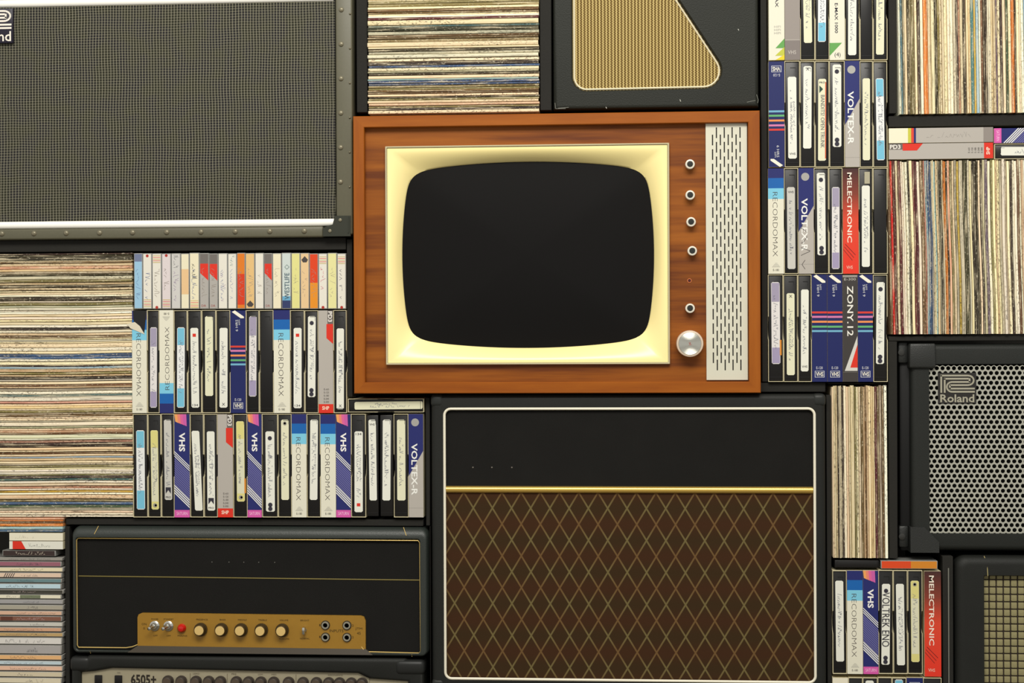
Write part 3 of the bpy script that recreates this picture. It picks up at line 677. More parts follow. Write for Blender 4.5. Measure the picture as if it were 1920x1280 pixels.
# ================================================================== TELEVISION
def television():
    f = Fr(663, 212.5, 1425.5, 737, -.016)
    th = empty('television', f.loc, 'vintage wooden television with cream screen surround standing on the largest amplifier', 'television')
    X, Z, k = f.X, f.Z, f.k
    D = .36
    # cabinet: mitred teak frame
    def rect(i, y, r=.0012): return y3(rrect(-f.w/2+i, f.w/2-i, i, f.h-i, r, 2), y)
    b = MB()
    wF = 21*k; o = [(-f.w/2, 0), (f.w/2, 0), (f.w/2, f.h), (-f.w/2, f.h)]
    xi0, xi1, zi0, zi1 = X(684), X(1404), Z(716), Z(234)
    inn = [(xi0, zi0), (xi1, zi0), (xi1, zi1), (xi0, zi1)]
    e = .0012
    for q in range(4):
        m = WOODF if q in (0, 2) else WOODV
        a, c = o[q], o[(q+1) % 4]; p, r = inn[q], inn[(q+1) % 4]
        def ins(pt, s=1): return (pt[0]-e*s*(1 if pt[0] > 0 else -1), pt[1]+(e*s if pt[1] < f.h/2 else -e*s))
        A, C = ins(a), ins(c); Pp, Rr = ins(p, -1), ins(r, -1)
        L = [(a, D), (a, e), (A, 0), (Pp, 0), (p, e), (p, .016)]; L2 = [(c, D), (c, e), (C, 0), (Rr, 0), (r, e), (r, .016)]
        vs = [(pt[0], y, pt[1]) for pt, y in L]+[(pt[0], y, pt[1]) for pt, y in L2]
        b.add(vs, [(i, i+1, 7+i, 6+i) for i in range(5)], m)
    b.poly(o, D, WOODF)
    b.build('cabinet', th)
    b = MB(); hx0, hx1, hz0, hz1 = X(724.5), X(1256.5), Z(681.5), Z(271)
    b.box(xi0, hx0, .014, .02, zi0, zi1, WOODP); b.box(hx1, xi1, .014, .02, zi0, zi1, WOODP); b.box(hx0, hx1, .014, .02, zi0, hz0, WOODP); b.box(hx0, hx1, .014, .02, hz1, zi1, WOODP)
    hx, hz = X(1295), Z(527); b.lathe(hx, hz, [(.0042, .0136), (.0042, .0132), (.003, .0132), (.003, .0139)], M(196, 110, 60), 14, False)
    b.poly([(hx+.003*math.cos(a*math.pi/8), hz+.003*math.sin(a*math.pi/8)) for a in range(16)], .0133, M(70, 14, 8)); b.build('front_panel', th)
    # trim around the bezel
    x0, x1, z0, z1 = X(723), X(1258), Z(683), Z(269.5)
    IVT = M(206, 196, 160, .25, .3)
    b = MB()
    sec = lambda i, y: y3(rrect(x0+i, x1-i, z0+i, z1-i, .0006, 1), y)
    b.loft([sec(0, .014), sec(0, .006), sec(.0008, .005), sec(.0022, .005), sec(.003, .006), sec(.003, .011), sec(.0045, .011)], IVT)
    b.build('bezel_trim', th)
    # bezel
    cx, cz = X(990.5), Z(475.5); ax, az = X(1229.5)-cx, Z(299)-cz; N = 320
    ox0, ox1, oz0, oz1 = x0+.0036, x1-.0036, z0+.0036, z1-.0036
    def inner(th_):
        c, s_ = math.cos(th_), math.sin(th_); lo, hi = 0, .5
        for _ in range(40):
            t = (lo+hi)/2; u, v = abs(c*t), abs(s_*t)
            g = (u/(ax-.018*(v/az)**2))**13+(v/(az-.019*(u/ax)**2))**13
            if g > 1: hi = t
            else: lo = t
        return c*lo, s_*lo
    ang = [2*math.pi*i/N for i in range(N)]
    # exact rectangle corners among the rays
    for qx, qz in ((ox1, oz1), (ox0, oz1), (ox0, oz0), (ox1, oz0)):
        a = math.atan2(qz-cz, qx-cx) % (2*math.pi); j = min(range(N), key=lambda q: abs(ang[q]-a)); ang[j] = a
    outer, inr = [], []
    for a in ang:
        c, s_ = math.cos(a), math.sin(a)
        tx = ((ox1-cx) if c > 0 else (ox0-cx))/c if abs(c) > 1e-6 else 9; tz = ((oz1-cz) if s_ > 0 else (oz0-cz))/s_ if abs(s_) > 1e-6 else 9
        t = min(tx, tz); outer.append((cx+c*t, cz+s_*t)); p = inner(a); inr.append((cx+p[0], cz+p[1]))
    loops = [[(p[0], .012, p[1]) for p in outer]]
    S = 18
    for j in range(S+1):
        t = j/S; dep = 0.0075+.022*max(0, (t-.12)/.88)**1.7
        loops.append([(p[0]+(q[0]-p[0])*t, dep, p[1]+(q[1]-p[1])*t) for p, q in zip(outer, inr)])
    loops.append([(q[0], .034, q[1]) for q in inr])
    b = MB(); b.loft(loops, M(253, 236, 166, .3, 0, .6)); b.build('bezel', th, sharp=50)
    b = MB(); L = []
    for t in (1.02, .9, .75, .55, .3, .05):
        L.append([(cx+(q[0]-cx)*t, .031-.014*(1-min(1, t)**2), cz+(q[1]-cz)*t) for q in inr])
    b.loft(L, M(19, 18, 18, .6, 0, .08), False, True); b.build('screen', th, sharp=60)
    # speaker plate with real slots
    PL = M(212, 210, 192, .4, .1)
    b = MB(); px0, px1, py0, py1 = 1326, 1402.5, 234.5, 713
    cols = [1338.8+7.28*i for i in range(8)]; sw = 1.15
    y0_, y1_ = .010, .0125
    def rc_(a, b_, c, d): b.box(X(a), X(b_), y0_, y1_, Z(d), Z(c), PL)
    edges = [px0]+[q for c in cols for q in (c-sw, c+sw)]+[px1]
    for i in range(0, len(edges), 2): rc_(edges[i], edges[i+1], py0, py1)
    for i, c in enumerate(cols):
        s0 = 255. if i % 2 == 0 else 241.5; last = py0; n = 0
        while s0+20 < 705:
            rc_(c-sw, c+sw, last, s0); last = s0+20; s0 += 27.1
        rc_(c-sw, c+sw, last, py1)
    b.box(X(px0+.5), X(px1-.5), .0127, .0137, Z(py1-.5), Z(py0+.5), M(26, 24, 22))
    b.build('speaker_grille', th)
    RIM = M(230, 224, 208, .25, .25)
    for (px, py) in ((1296.5, 310.5), (1296.5, 368), (1298, 418), (1300, 472), (1295.5, 579)):
        b = MB(); x, z = X(px), Z(py); r = 9*k
        b.lathe(x, z, [(r, .014), (r, .002), (r*.95, -.001), (r*.66, -.0014), (r*.62, -.0004)], RIM, 24)
        kn = b.build('knob', th); b = MB(); b.lathe(x, z, [(r*.61, .0), (r*.6, -.0008), (r*.3, -.0011)], M(44, 46, 44, .3), 20); b.build('knob_cap', kn)
    b = MB(); x, z = X(1294.5), Z(645); r = 25*k
    b.lathe(x, z, [(r, .014), (r, -.009), (r*.97, -.012), (r*.86, -.0125), (r*.84, -.0118)], M(226, 206, 184, .25, .35), 40)
    kn = b.build('tuning_dial', th)
    t = NT('turned_aluminium'); v = t.coord(); sub = t.n('ShaderNodeVectorMath', operation='SUBTRACT'); t.l(v, sub.inputs[0]); sub.inputs[1].default_value = (x, 0, z)
    ln = t.n('ShaderNodeVectorMath', operation='LENGTH'); t.l(sub.outputs[0], ln.inputs[0])
    t.bump(t.math('SINE', t.math('MULTIPLY', ln.outputs['Value'], 9000)), .00006)
    t.p.inputs['Base Color'].default_value = (.62, .62, .56, 1); t.p.inputs['Anisotropic'].default_value = .7
    b = MB(); b.lathe(x, z, [(r*.84, -.0119), (r*.83, -.0128), (r*.3, -.0129), (r*.05, -.0129)], t.out(None, .28, 1.), 40); dd = b.build('dial_face', kn)
    b = MB()
    for q in (-.5, .3, 1.0): ribbon(b, [(x+math.sin(q)*.004, z-math.cos(q)*.004), (x-math.sin(q)*.003, z+math.cos(q)*.003)], .0006, -.0133, M(170, 90, 80))
    b.build('dial_mark', kn)
television()

# ================================================================== shared cabinet builder
def cabinet(f, out, inner, mat, D, er=.008, cr=.012, lip=.012, inr_r=.004, back=True):
    """rounded cabinet; out = local x0,x1,z0,z1 ; inner = aperture x0,x1,z0,z1 recessed by lip"""
    b = MB(); x0, x1, z0, z1 = out; loops = []
    es, eb, et = er if isinstance(er, tuple) else (er, er, er); em = max(es, eb, et)
    def c(i, y): loops.append(y3(rrect(x0+i*es, x1-i*es, z0+i*eb, z1-i*et, max(cr-i*em*.6, .001), 6), y))
    c(.2, D); c(0, D-.003)
    for q in range(9):
        a = R(90*q/8); c(1-math.cos(a), em*(1-math.sin(a)))
    ix0, ix1, iz0, iz1 = inner
    for y, o in ((0.0, 0), (.0015, .0012), (lip, .0012)): loops.append(y3(rrect(ix0+o, ix1-o, iz0+o, iz1-o, inr_r, 6), y))
    b.loft(loops, mat, True, False)
    return b
# ---------------------------------------------------------------- big grille amplifier, top left
def grille_amp():
    f = Fr(-100, -62, 660, 447, -.004); X, Z, k = f.X, f.Z, f.k
    th = empty('guitar_amplifier', f.loc, 'large amplifier with square-woven grey grille cloth and riveted olive metal edges, top left', 'amplifier')
    OL = m_tolex('olive_metal_edge', (80, 78, 62), (96, 93, 74), 200, .42, .5, .00005)
    W, H = f.w, f.h
    b = MB(); b.rbox(-W/2+.001, W/2-.001, .012, .26, .001, H-.001, .004, TOLEX2); b.build('cabinet', th)
    t = NT('square_woven_grille'); v = t.coord(); sp = t.n('ShaderNodeSeparateXYZ'); 
    wv = t.noise(v, 9, 2); add = t.n('ShaderNodeVectorMath', operation='ADD'); t.l(v, add.inputs[0])
    cb = t.n('ShaderNodeCombineXYZ'); dd = t.math('MULTIPLY', t.math('SUBTRACT', wv, .5), .006); t.l(dd, cb.inputs[0]); t.l(dd, cb.inputs[2]); t.l(cb.outputs[0], add.inputs[1])
    t.l(add.outputs[0], sp.inputs[0])
    def line(o, pitch, w):
        fr = t.math('FRACT', t.math('DIVIDE', o, pitch)); a = t.math('ABSOLUTE', t.math('SUBTRACT', fr, .5))
        return t.math('MULTIPLY', t.math('SUBTRACT', a, .5-w), 1/(w*.6), True)
    lx = line(sp.outputs[0], .00565, .125); lz = line(sp.outputs[2], .0050, .12)
    nx = t.noise(v, 30, 2)
    base = t.mix(t.ramp(nx, [(.4, (0, 0, 0)), (.6, (255, 255, 255))]), (36, 35, 35), (42, 42, 30))
    col = t.mix(t.math('MULTIPLY', lz, .62), base, (150, 146, 126)); col = t.mix(t.math('MULTIPLY', lx, .72), col, (164, 160, 138))
    t.bump(t.math('MAXIMUM', lx, lz), .0006)
    b = MB(); b.box(X(-75), X(628), .0055, .012, Z(420), Z(2), t.out(col, .7, 0, .2)); b.build('grille_cloth', th)
    PW = M(252, 250, 242, .2, 0, .6)
    for ya, yb in ((412.5, 426.5), (-7, 8)):
        b = MB(); zz = (Z(ya)+Z(yb))/2; n = 10; r1 = (Z(ya)-Z(yb))/2
        loops = [[(x, .007-.006*math.sin(math.pi*i/n), zz-r1*math.cos(math.pi*i/n)) for i in range(n+1)] for x in (X(-75), X(626))]
        vs = loops[0]+loops[1]; b.add(vs, [(i, i+1, n+2+i, n+1+i) for i in range(n)], PW); b.build('white_trim', th)
    # angle edges
    b = MB(); b.rbox(X(630), X(660.5), 0, .05, .004, H, .0035, OL, 3); b.build('metal_edge', th)
    b = MB(); b.rbox(-W/2, X(606), 0.0005, .05, -.0, Z(427), .0035, OL, 3); b.build('metal_edge', th)
    b = MB(); b.rbox(-W/2, X(630), 0.0005, .05, Z(-8), H, .0035, OL, 3); b.build('metal_edge', th)
    b = MB(); b.rbox(-W/2, X(-75), 0, .05, 0, H, .0035, OL, 3); b.build('metal_edge', th)
    CR = M(52, 54, 46, .4, .2)
    b = MB(); b.prism([(X(606), Z(430)), (X(624), Z(424)), (X(628), Z(408)), (X(657), Z(408)), (X(657), Z(446)), (X(606), Z(446))], -.003, .03, CR)
    b.box(X(652), X(654), -.0045, -.002, Z(440), Z(410), CR); b.build('corner_protector', th)
    RV = M(126, 120, 100, .3, .3)
    def rivet(px, py, r=.0052):
        b = MB(); x, z = X(px), Z(py); b.lathe(x, z, [(r, .0005), (r*.9, -.0012), (r*.6, -.0024), (r*.2, -.0029)], RV, 12); b.build('rivet', th)
    for i in range(6): rivet(641-i*.55, 25+64*i); rivet(657.2-.4*i, 33+64.3*i, .0022)
    for x in (4, 65, 126, 189, 251, 315, 379, 443, 507, 571): rivet(x, 435.5)
    for x, y in ((638, 416), (619, 436)):
        b = MB(); b.lathe(X(x), Z(y), [(.0035, -.003), (.003, -.0045), (.001, -.005)], RV, 10); b.build('rivet', th)
    # badge
    b = MB(); b.rbox(X(-50), X(27), -.002, .006, Z(76), Z(11), .001, M(36, 33, 48, .3)); bg = b.build('badge', th)
    b = MB(); LW = M(232, 226, 214, .4)
    def st(pts): ribbon(b, [(X(x), Z(y)) for x, y in pts], .0022*1, -.0026, LW)
    logo_r(b, lambda x, y: (X(-47+x*72), Z(14+y*36)), .0036, -.0028, LW)
    text_to(b, 'Roland', lambda p, q: (X(-47+71*p), Z(73-19*q)), -.0027, LW, .012); b.build('lettering', bg)
def logo_r(b, fn, w, y, m):
    """angular double-line R emblem inside the unit square"""
    ar = lambda cx, cy, rx, ry, a0, a1: [(cx+rx*math.cos(R(a0+(a1-a0)*i/10)), cy+ry*math.sin(R(a0+(a1-a0)*i/10))) for i in range(11)]
    for pts in ([(.03, 1), (.03, .03)], [(.0, .05), (.80, .05)]+ar(.80, .315, .17, .265, -90, 90)+[(.28, .58)], [(.28, .56), (.28, .80)], [(.26, .77), (1, .77)],
                [(.13, 1), (.13, .21)], [(.105, .225), (.83, .225)], [(.85, .2), (.85, .42)], [(.87, .405), (.34, .405)]+ar(.34, .675, .15, .27, -90, -270)+[(1, .945)]):
        ribbon(b, [fn(*p) for p in pts], w, y, m)
grille_amp()

# ---------------------------------------------------------------- speaker with slanted opening, top centre
def slant_speaker():
    f = Fr(1037, -140, 1422, 203, .006); X, Z, k = f.X, f.Z, f.k
    th = empty('speaker_cabinet', f.loc, 'worn black speaker with slanted beige woven opening standing on the television', 'speaker')
    # aperture outline (photo pixels), with rounded corners
    ap = [(1078, -90, 20), (1208, -90, 20), (1364, 138, 17), (1336, 162, 0), (1078, 163, 22)]
    ap = [(1078, -95, 22), (1206, -95, 14), (1371, 161, 28), (1078, 163, 22)]
    def rounded(ap, grow=0.):
        out = []; n = len(ap)
        for i in range(n):
            p = Vector(ap[i][:2]); a = Vector(ap[i-1][:2]); c = Vector(ap[(i+1) % n][:2])
            u = (a-p).normalized(); v = (c-p).normalized(); half = u.angle(v)/2; r = ap[i][2]+grow
            p = p-(u+v).normalized()*(grow/math.sin(half)); d = r/math.tan(half); ctr = p+(u+v).normalized()*(r/math.sin(half))
            s0, s1 = p+u*d-ctr, p+v*d-ctr
            a0 = math.atan2(s0.y, s0.x); a1 = math.atan2(s1.y, s1.x); da = (a1-a0+math.pi) % (2*math.pi)-math.pi
            for q in range(9): aa = a0+da*q/8; out.append((ctr.x+r*math.cos(aa), ctr.y+r*math.sin(aa)))
        return out
    def lp(g): return [(X(x), Z(y)) for x, y in rounded(ap, g)]
    base = lp(0); n = len(base)
    # front: loft from cabinet outline sampled by angle to the opening
    cx, cz = X(1190), Z(60)
    W, H = f.w, f.h
    def proj(p, i):
        dx, dz = p[0]-cx, p[1]-cz; t = min(((W/2-i) if dx > 0 else (-W/2+i)) - cx and (((W/2-i)-cx)/dx if dx > 0 else ((-W/2+i)-cx)/dx), (((H-i)-cz)/dz if dz > 0 else (i-cz)/dz))
        return (cx+dx*t, cz+dz*t)
    b = MB(); e = .007
    ring = [proj(p, e) for p in base]
    for crn in ((-W/2+e, e), (W/2-e, e), (W/2-e, H-e), (-W/2+e, H-e)):
        j = min(range(n), key=lambda q: (ring[q][0]-crn[0])**2+(ring[q][1]-crn[1])**2); ring[j] = crn
    b.loft([y3(ring, 0), y3(lp(7), 0), y3(lp(6), .001), y3(lp(4), .010)], TOLEX2)
    x0, x1, z0, z1 = -W/2, W/2, 0, H; loops = []
    D = .25
    for i, y in [(0.003, D), (0, D-.003), (0, e)]+[(e*(1-math.cos(R(a))), e*(1-math.sin(R(a)))) for a in (20, 40, 60, 80, 90)]:
        loops.append(y3([(x0+i, z0+i), (x1-i, z0+i), (x1-i, z1-i), (x0+i, z1-i)], y))
    b.loft(loops, TOLEX2, True, False); b.build('cabinet', th)
    b = MB(); wp = M(226, 216, 184, .35); b.tube([(x, .0085, z) for x, z in lp(1.5)], .0018, wp, True); b.build('piping', th)
    t = NT('beige_ribbed_cloth'); v = t.coord(); sp = t.n('ShaderNodeSeparateXYZ'); t.l(v, sp.inputs[0])
    fx = t.math('FRACT', t.math('DIVIDE', sp.outputs[0], .0063)); rib = t.math('LESS_THAN', t.math('ABSOLUTE', t.math('SUBTRACT', fx, .5)), .17)
    fz = t.math('FRACT', t.math('ADD', t.math('DIVIDE', sp.outputs[2], .0046), t.math('MULTIPLY', t.math('FLOOR', t.math('DIVIDE', sp.outputs[0], .00315)), .5)))
    wv = t.math('LESS_THAN', t.math('ABSOLUTE', t.math('SUBTRACT', fz, .5)), .27)
    col = t.mix(wv, (74, 54, 22), (146, 122, 66)); col = t.mix(t.math('MULTIPLY', rib, t.math('MULTIPLY_ADD', wv, .35)), col, (206, 184, 122)); col = t.mix(t.math('MULTIPLY', rib, .5), col, (206, 184, 122))
    t.bump(t.math('MAXIMUM', rib, wv), .0005)
    b = MB(); b.prism(lp(4.5), .009, .013, t.out(col, .75, 0, .2)); b.build('grille_cloth', th)
    b = MB()
    for px, py, l in ((1384, 57, 3), (1275, 187, 4), (1136, 199, 3)): ribbon(b, [(X(px), Z(py)), (X(px+1.5), Z(py+l))], .0014, -.0004, M(170, 170, 160))
    for pts in ([(1040, 190), (1041, 201), (1060, 201)], [(1418, 180), (1421, 190), (1420, 196)], [(1400, 194), (1416, 191)], [(1046, 200), (1066, 199)]): ribbon(b, [(X(x), Z(y)) for x, y in pts], .001, -.0004, M(110, 112, 104))
    b.build('scuff_mark', th)
slant_speaker()

# ---------------------------------------------------------------- diamond cloth combo, below the television
def diamond_amp():
    f = Fr(809, 739, 1549, 1300, -.004); X, Z, k = f.X, f.Z, f.k
    th = empty('guitar_amplifier', f.loc, 'large black amplifier with brown diamond cloth and gold bar under the television', 'amplifier')
    W, H = f.w, f.h
    ix = (X(832), X(1531), Z(1279), Z(763))
    b = cabinet(f, (-W/2, W/2, 0, H), ix, TOLEX, .28, .010, .018, .012, .012); b.build('cabinet', th)
    b = MB(); r = .0026; pp = rrect(X(834.5), X(1528.5), Z(1275.5), Z(766), .012, 6)
    b.tube([(x, .001, z) for x, z in pp], r, M(232, 226, 206, .3, 0, .5), True, 10); b.build('piping', th)
    b = MB(); b.box(X(834), X(1529), .006, .012, Z(918), Z(765), CLOTH); b.build('upper_cloth', th)
    t = NT('brown_diamond_cloth'); v = t.coord(); sp = t.n('ShaderNodeSeparateXYZ'); t.l(v, sp.inputs[0])
    u = t.math('DIVIDE', t.math('SUBTRACT', sp.outputs[0], X(852)), 36.35*k); w = t.math('DIVIDE', t.math('SUBTRACT', sp.outputs[2], Z(953.8)), 60.2*k)
    def ln(op):
        q = t.math('FRACT', t.math('ADD', t.math(op, u, w), .5)); a = t.math('ABSOLUTE', t.math('SUBTRACT', q, .5))
        return t.math('SUBTRACT', 1, t.math('MULTIPLY', t.math('SUBTRACT', a, .030), 28., True), True)
    l1, l2 = ln('ADD'), ln('SUBTRACT')
    c = t.math('COSINE', t.math('MULTIPLY', w, 2*math.pi)); c = t.math('MULTIPLY_ADD', c, .5); c = t.math('ADD', c, .0)
    cc = t.n('ShaderNodeMath', operation='MULTIPLY_ADD'); t.l(t.math('COSINE', t.math('MULTIPLY', w, 2*math.pi)), cc.inputs[0]); cc.inputs[1].default_value = .5; cc.inputs[2].default_value = .5
    base = t.mix(cc.outputs[0], (64, 39, 20), (57, 41, 20))
    base = t.mix(t.math('MULTIPLY', t.noise(v, 700, 2), .35), base, (40, 22, 12))
    lc = t.mix(cc.outputs[0], (104, 78, 46), (106, 94, 58))
    col = t.mix(t.math('MAXIMUM', l1, l2), base, lc); t.bump(t.math('MAXIMUM', l1, l2), .0004)
    b = MB(); b.box(X(834), X(1529), .006, .012, Z(1277), Z(918.5), t.out(col, .8, 0, .15)); b.build('diamond_cloth', th)
    b = MB(); n = 8; za, zb = Z(925), Z(912); GB = M(222, 186, 96, .25, .7)
    L = [[(x, .006-.0065*math.sin(math.pi*i/n), (za+zb)/2-(zb-za)/2*math.cos(math.pi*i/n)) for i in range(n+1)] for x in (X(837), X(1525.5))]
    b.loft(L, GB, True, True); b.build('gold_bar', th)
    CP = M(38, 40, 38, .45)
    for s_ in (-1, 1):
        xe = s_*W/2; w_ = .024
        b = MB(); xs = sorted((xe+s_*.001, xe-s_*w_)); b.rbox(xs[0], xs[1], -.0015, .05, H-.024, H+.0008, .008, CP, 4); b.build('corner_protector', th)
        b = MB(); b.rbox(xs[0], xs[1], -.0015, .05, -.0008, .024, .008, CP, 4); b.build('corner_protector', th)
    b = MB()
    for px in (888, 924, 962): b.lathe(X(px), Z(877), [(.0016, .0058), (.0012, .0052), (.0004, .005)], M(110, 104, 96), 8)
    b.build('screw', th)
diamond_amp()

# ---------------------------------------------------------------- gold panel head, lower left
def knob_at(parent, x, z, y, r, h, body, face, name='knob', n=18):
    b = MB(); b.lathe(x, z, [(r, y), (r, y-h*.3), (r*.86, y-h*.32), (r*.78, y-h), (r*.7, y-h-.0006)], body, n); 
    b.lathe(x, z, [(r*.7, y-h-.0005), (r*.66, y-h-.0012), (r*.1, y-h-.0013)], face, n); return b.build(name, parent)
def gold_head():
    f = Fr(133, 988, 803.5, 1229, -.002); X, Z, k = f.X, f.Z, f.k
    th = empty('amplifier_head', f.loc, 'black amplifier head with gold control panel and thin gold piping, lower left', 'amplifier')
    W, H = f.w, f.h
    b = cabinet(f, (-W/2, W/2, 0, H), (X(141), X(789), Z(1223), Z(1008)), m_tolex('dark_green_black_vinyl', (28, 32, 30), (48, 54, 50), 700, .4, .5), .24, (.0072, .005, .018), .016, .013, .006); b.build('cabinet', th)
    GP = M(214, 184, 112, .28, .3)
    b = MB(); P_ = [(258, 1211), (248, 1215), (236, 1217), (146, 1217), (143.5, 1213)]+[(143, 1014), (146, 1010.5)]+[(784, 1012), (787, 1016)]+[(788, 1218), (785, 1221.5), (690, 1220), (683, 1217), (678, 1211)]
    b.tube([(X(x), .004, Z(y)) for x, y in P_], .0010, GP, False, 8); b.build('piping', th)
    b = MB(); b.box(X(141), X(789), .009, .013, Z(1223), Z(1008), CLOTH); b.build('front_cloth', th)
    b = MB(); b.tube([(X(145), .009, Z(1083)), (X(787), .009, Z(1086.5))], .0011, M(120, 108, 58, .5, .2)); b.build('gold_strip', th)
    b = MB()
    for px in (398, 430, 458, 486, 516): b.lathe(X(px), Z(1055), [(.0011, .0092), (.0006, .0086)], M(120, 118, 112), 8)
    b.build('badge_hole', th)
    # panel: flat plate with rounded upper corners over a chin
    ga = m_tolex('brushed_gold_panel', (142, 104, 28), (158, 118, 38), 120, .38, .5, .00005)
    pr = [(X(258), Z(1213)), (X(258), Z(1160)), (X(260), Z(1154)), (X(267), Z(1151)), (X(677), Z(1153)), (X(683), Z(1155)), (X(686), Z(1162)), (X(686), Z(1215))]
    b = MB(); b.prism(pr, .004, .010, ga); cp = b.build('control_panel', th)
    b = MB(); b.add([(X(258), .0035, Z(1213)), (X(686), .0035, Z(1215)), (X(700), -.001, Z(1225)), (X(240), -.001, Z(1225)), (X(258), .012, Z(1213)), (X(686), .012, Z(1215)), (X(700), .012, Z(1226)), (X(240), .012, Z(1226))],
                [(0, 1, 2, 3), (4, 5, 1, 0), (3, 2, 6, 7), (0, 3, 7, 4), (1, 5, 6, 2)], M(62, 54, 42, .45)); b.build('panel_sill', th)
    y = .004; GK = M(66, 52, 26, .4, .3); GF = M(224, 192, 124, .35, .2)
    for px in (378, 417, 454, 492, 531): knob_at(cp, X(px), Z(1181), y, 12.5*k, .014, GK, GF)
    for px in (291, 317):
        b = MB(); x, z = X(px), Z(1175); b.lathe(x, z, [(.0095, y), (.0095, y-.002), (.006, y-.004), (.005, y-.006)], CHROME, 16)
        b.tube([(x, y-.005, z), (x-.005, y-.018, z-.002)], .0024, CHROME, False, 8); b.lathe(x-.0055, z-.0025, [(.003, y-.017), (.0034, y-.019), (.001, y-.0215)], CHROME, 10); b.build('toggle_switch', cp)
    b = MB(); x, z = X(342), Z(1179); b.lathe(x, z, [(.0085, y), (.008, y-.004), (.005, y-.008), (.001, y-.009)], M(190, 20, 14, .15, 0, .6), 16); b.build('pilot_lamp', cp)
    b = MB(); x, z = X(572), Z(1181); b.lathe(x, z, [(.005, y), (.004, y-.003)], CHROME, 12); b.rbox(x-.002, x+.003, y-.012, y-.002, z-.006, z+.007, .001, CHROME); b.build('toggle_switch', cp)
    for px, py in ((611.5, 1171), (651.5, 1171), (611.5, 1193.5), (651.5, 1193.5)):
        b = MB(); x, z = X(px), Z(py); b.lathe(x, z, [(.0088, y), (.0086, y-.0012)], M(50, 42, 30, .4), 18); b.lathe(x, z, [(.0072, y-.001), (.0068, y-.004), (.0045, y-.004), (.0042, y-.001)], M(150, 146, 130, .35, .2), 18)
        b.lathe(x, z, [(.0044, y-.0012), (.001, y-.0012)], DEEP, 12); b.build('input_jack', cp)
    T = M(66, 48, 14)
    def tx(s_, x0, y0, x1, y1): b = MB(); text_to(b, s_, lambda p, q: (X(x0+(x1-x0)*p), Z(y1+(y0-y1)*q)), y-.0003, T); b.build('lettering', cp)
    tx('INPUTS', 619, 1179, 645, 1184); tx('JTM', 667, 1175, 680, 1180); tx('45', 670, 1183, 677, 1188); tx('1', 600, 1169, 602, 1173); tx('2', 661, 1169, 664, 1173); tx('1', 600, 1191, 602, 1195); tx('2', 661, 1191, 664, 1195)
    tx('ON', 266, 1170, 275, 1174); tx('0', 269, 1178, 272, 1182)
    for px, w_ in ((291, 'POWER'), (317, 'STANDBY'), (380, 'PRESENCE'), (419, 'BASS'), (456, 'MIDDLE'), (494, 'TREBLE'), (534, 'VOLUME'), (573, 'BRIGHT')):
        hw = len(w_)*1.35; tx(w_, px-hw, 1161, px+hw, 1164)
    tx('OFF', 288, 1192, 296, 1195); tx('OFF', 313, 1192, 321, 1195); tx('MAINS', 334, 1192, 352, 1195); tx('VOLUME', 525, 1196, 544, 1199); tx('NORMAL', 564, 1195, 582, 1198)
    for px, ya, yb in ((125+40, 0, 0),):
        b = MB()
        for q, s_ in ((178, 1), (763, -1)):
            b.tube([(X(q+s_*6), .006, H+.0003), (X(q+s_*2), .0012, H-.010), (X(q), -.0004, H-.0145)], .0006, GP, False, 6)
            b.tube([(X(q-s_*9), .0, .006), (X(q-s_*9), .003, .001)], .0006, GP, False, 6)
        b.build('gold_seam', th)
gold_head()
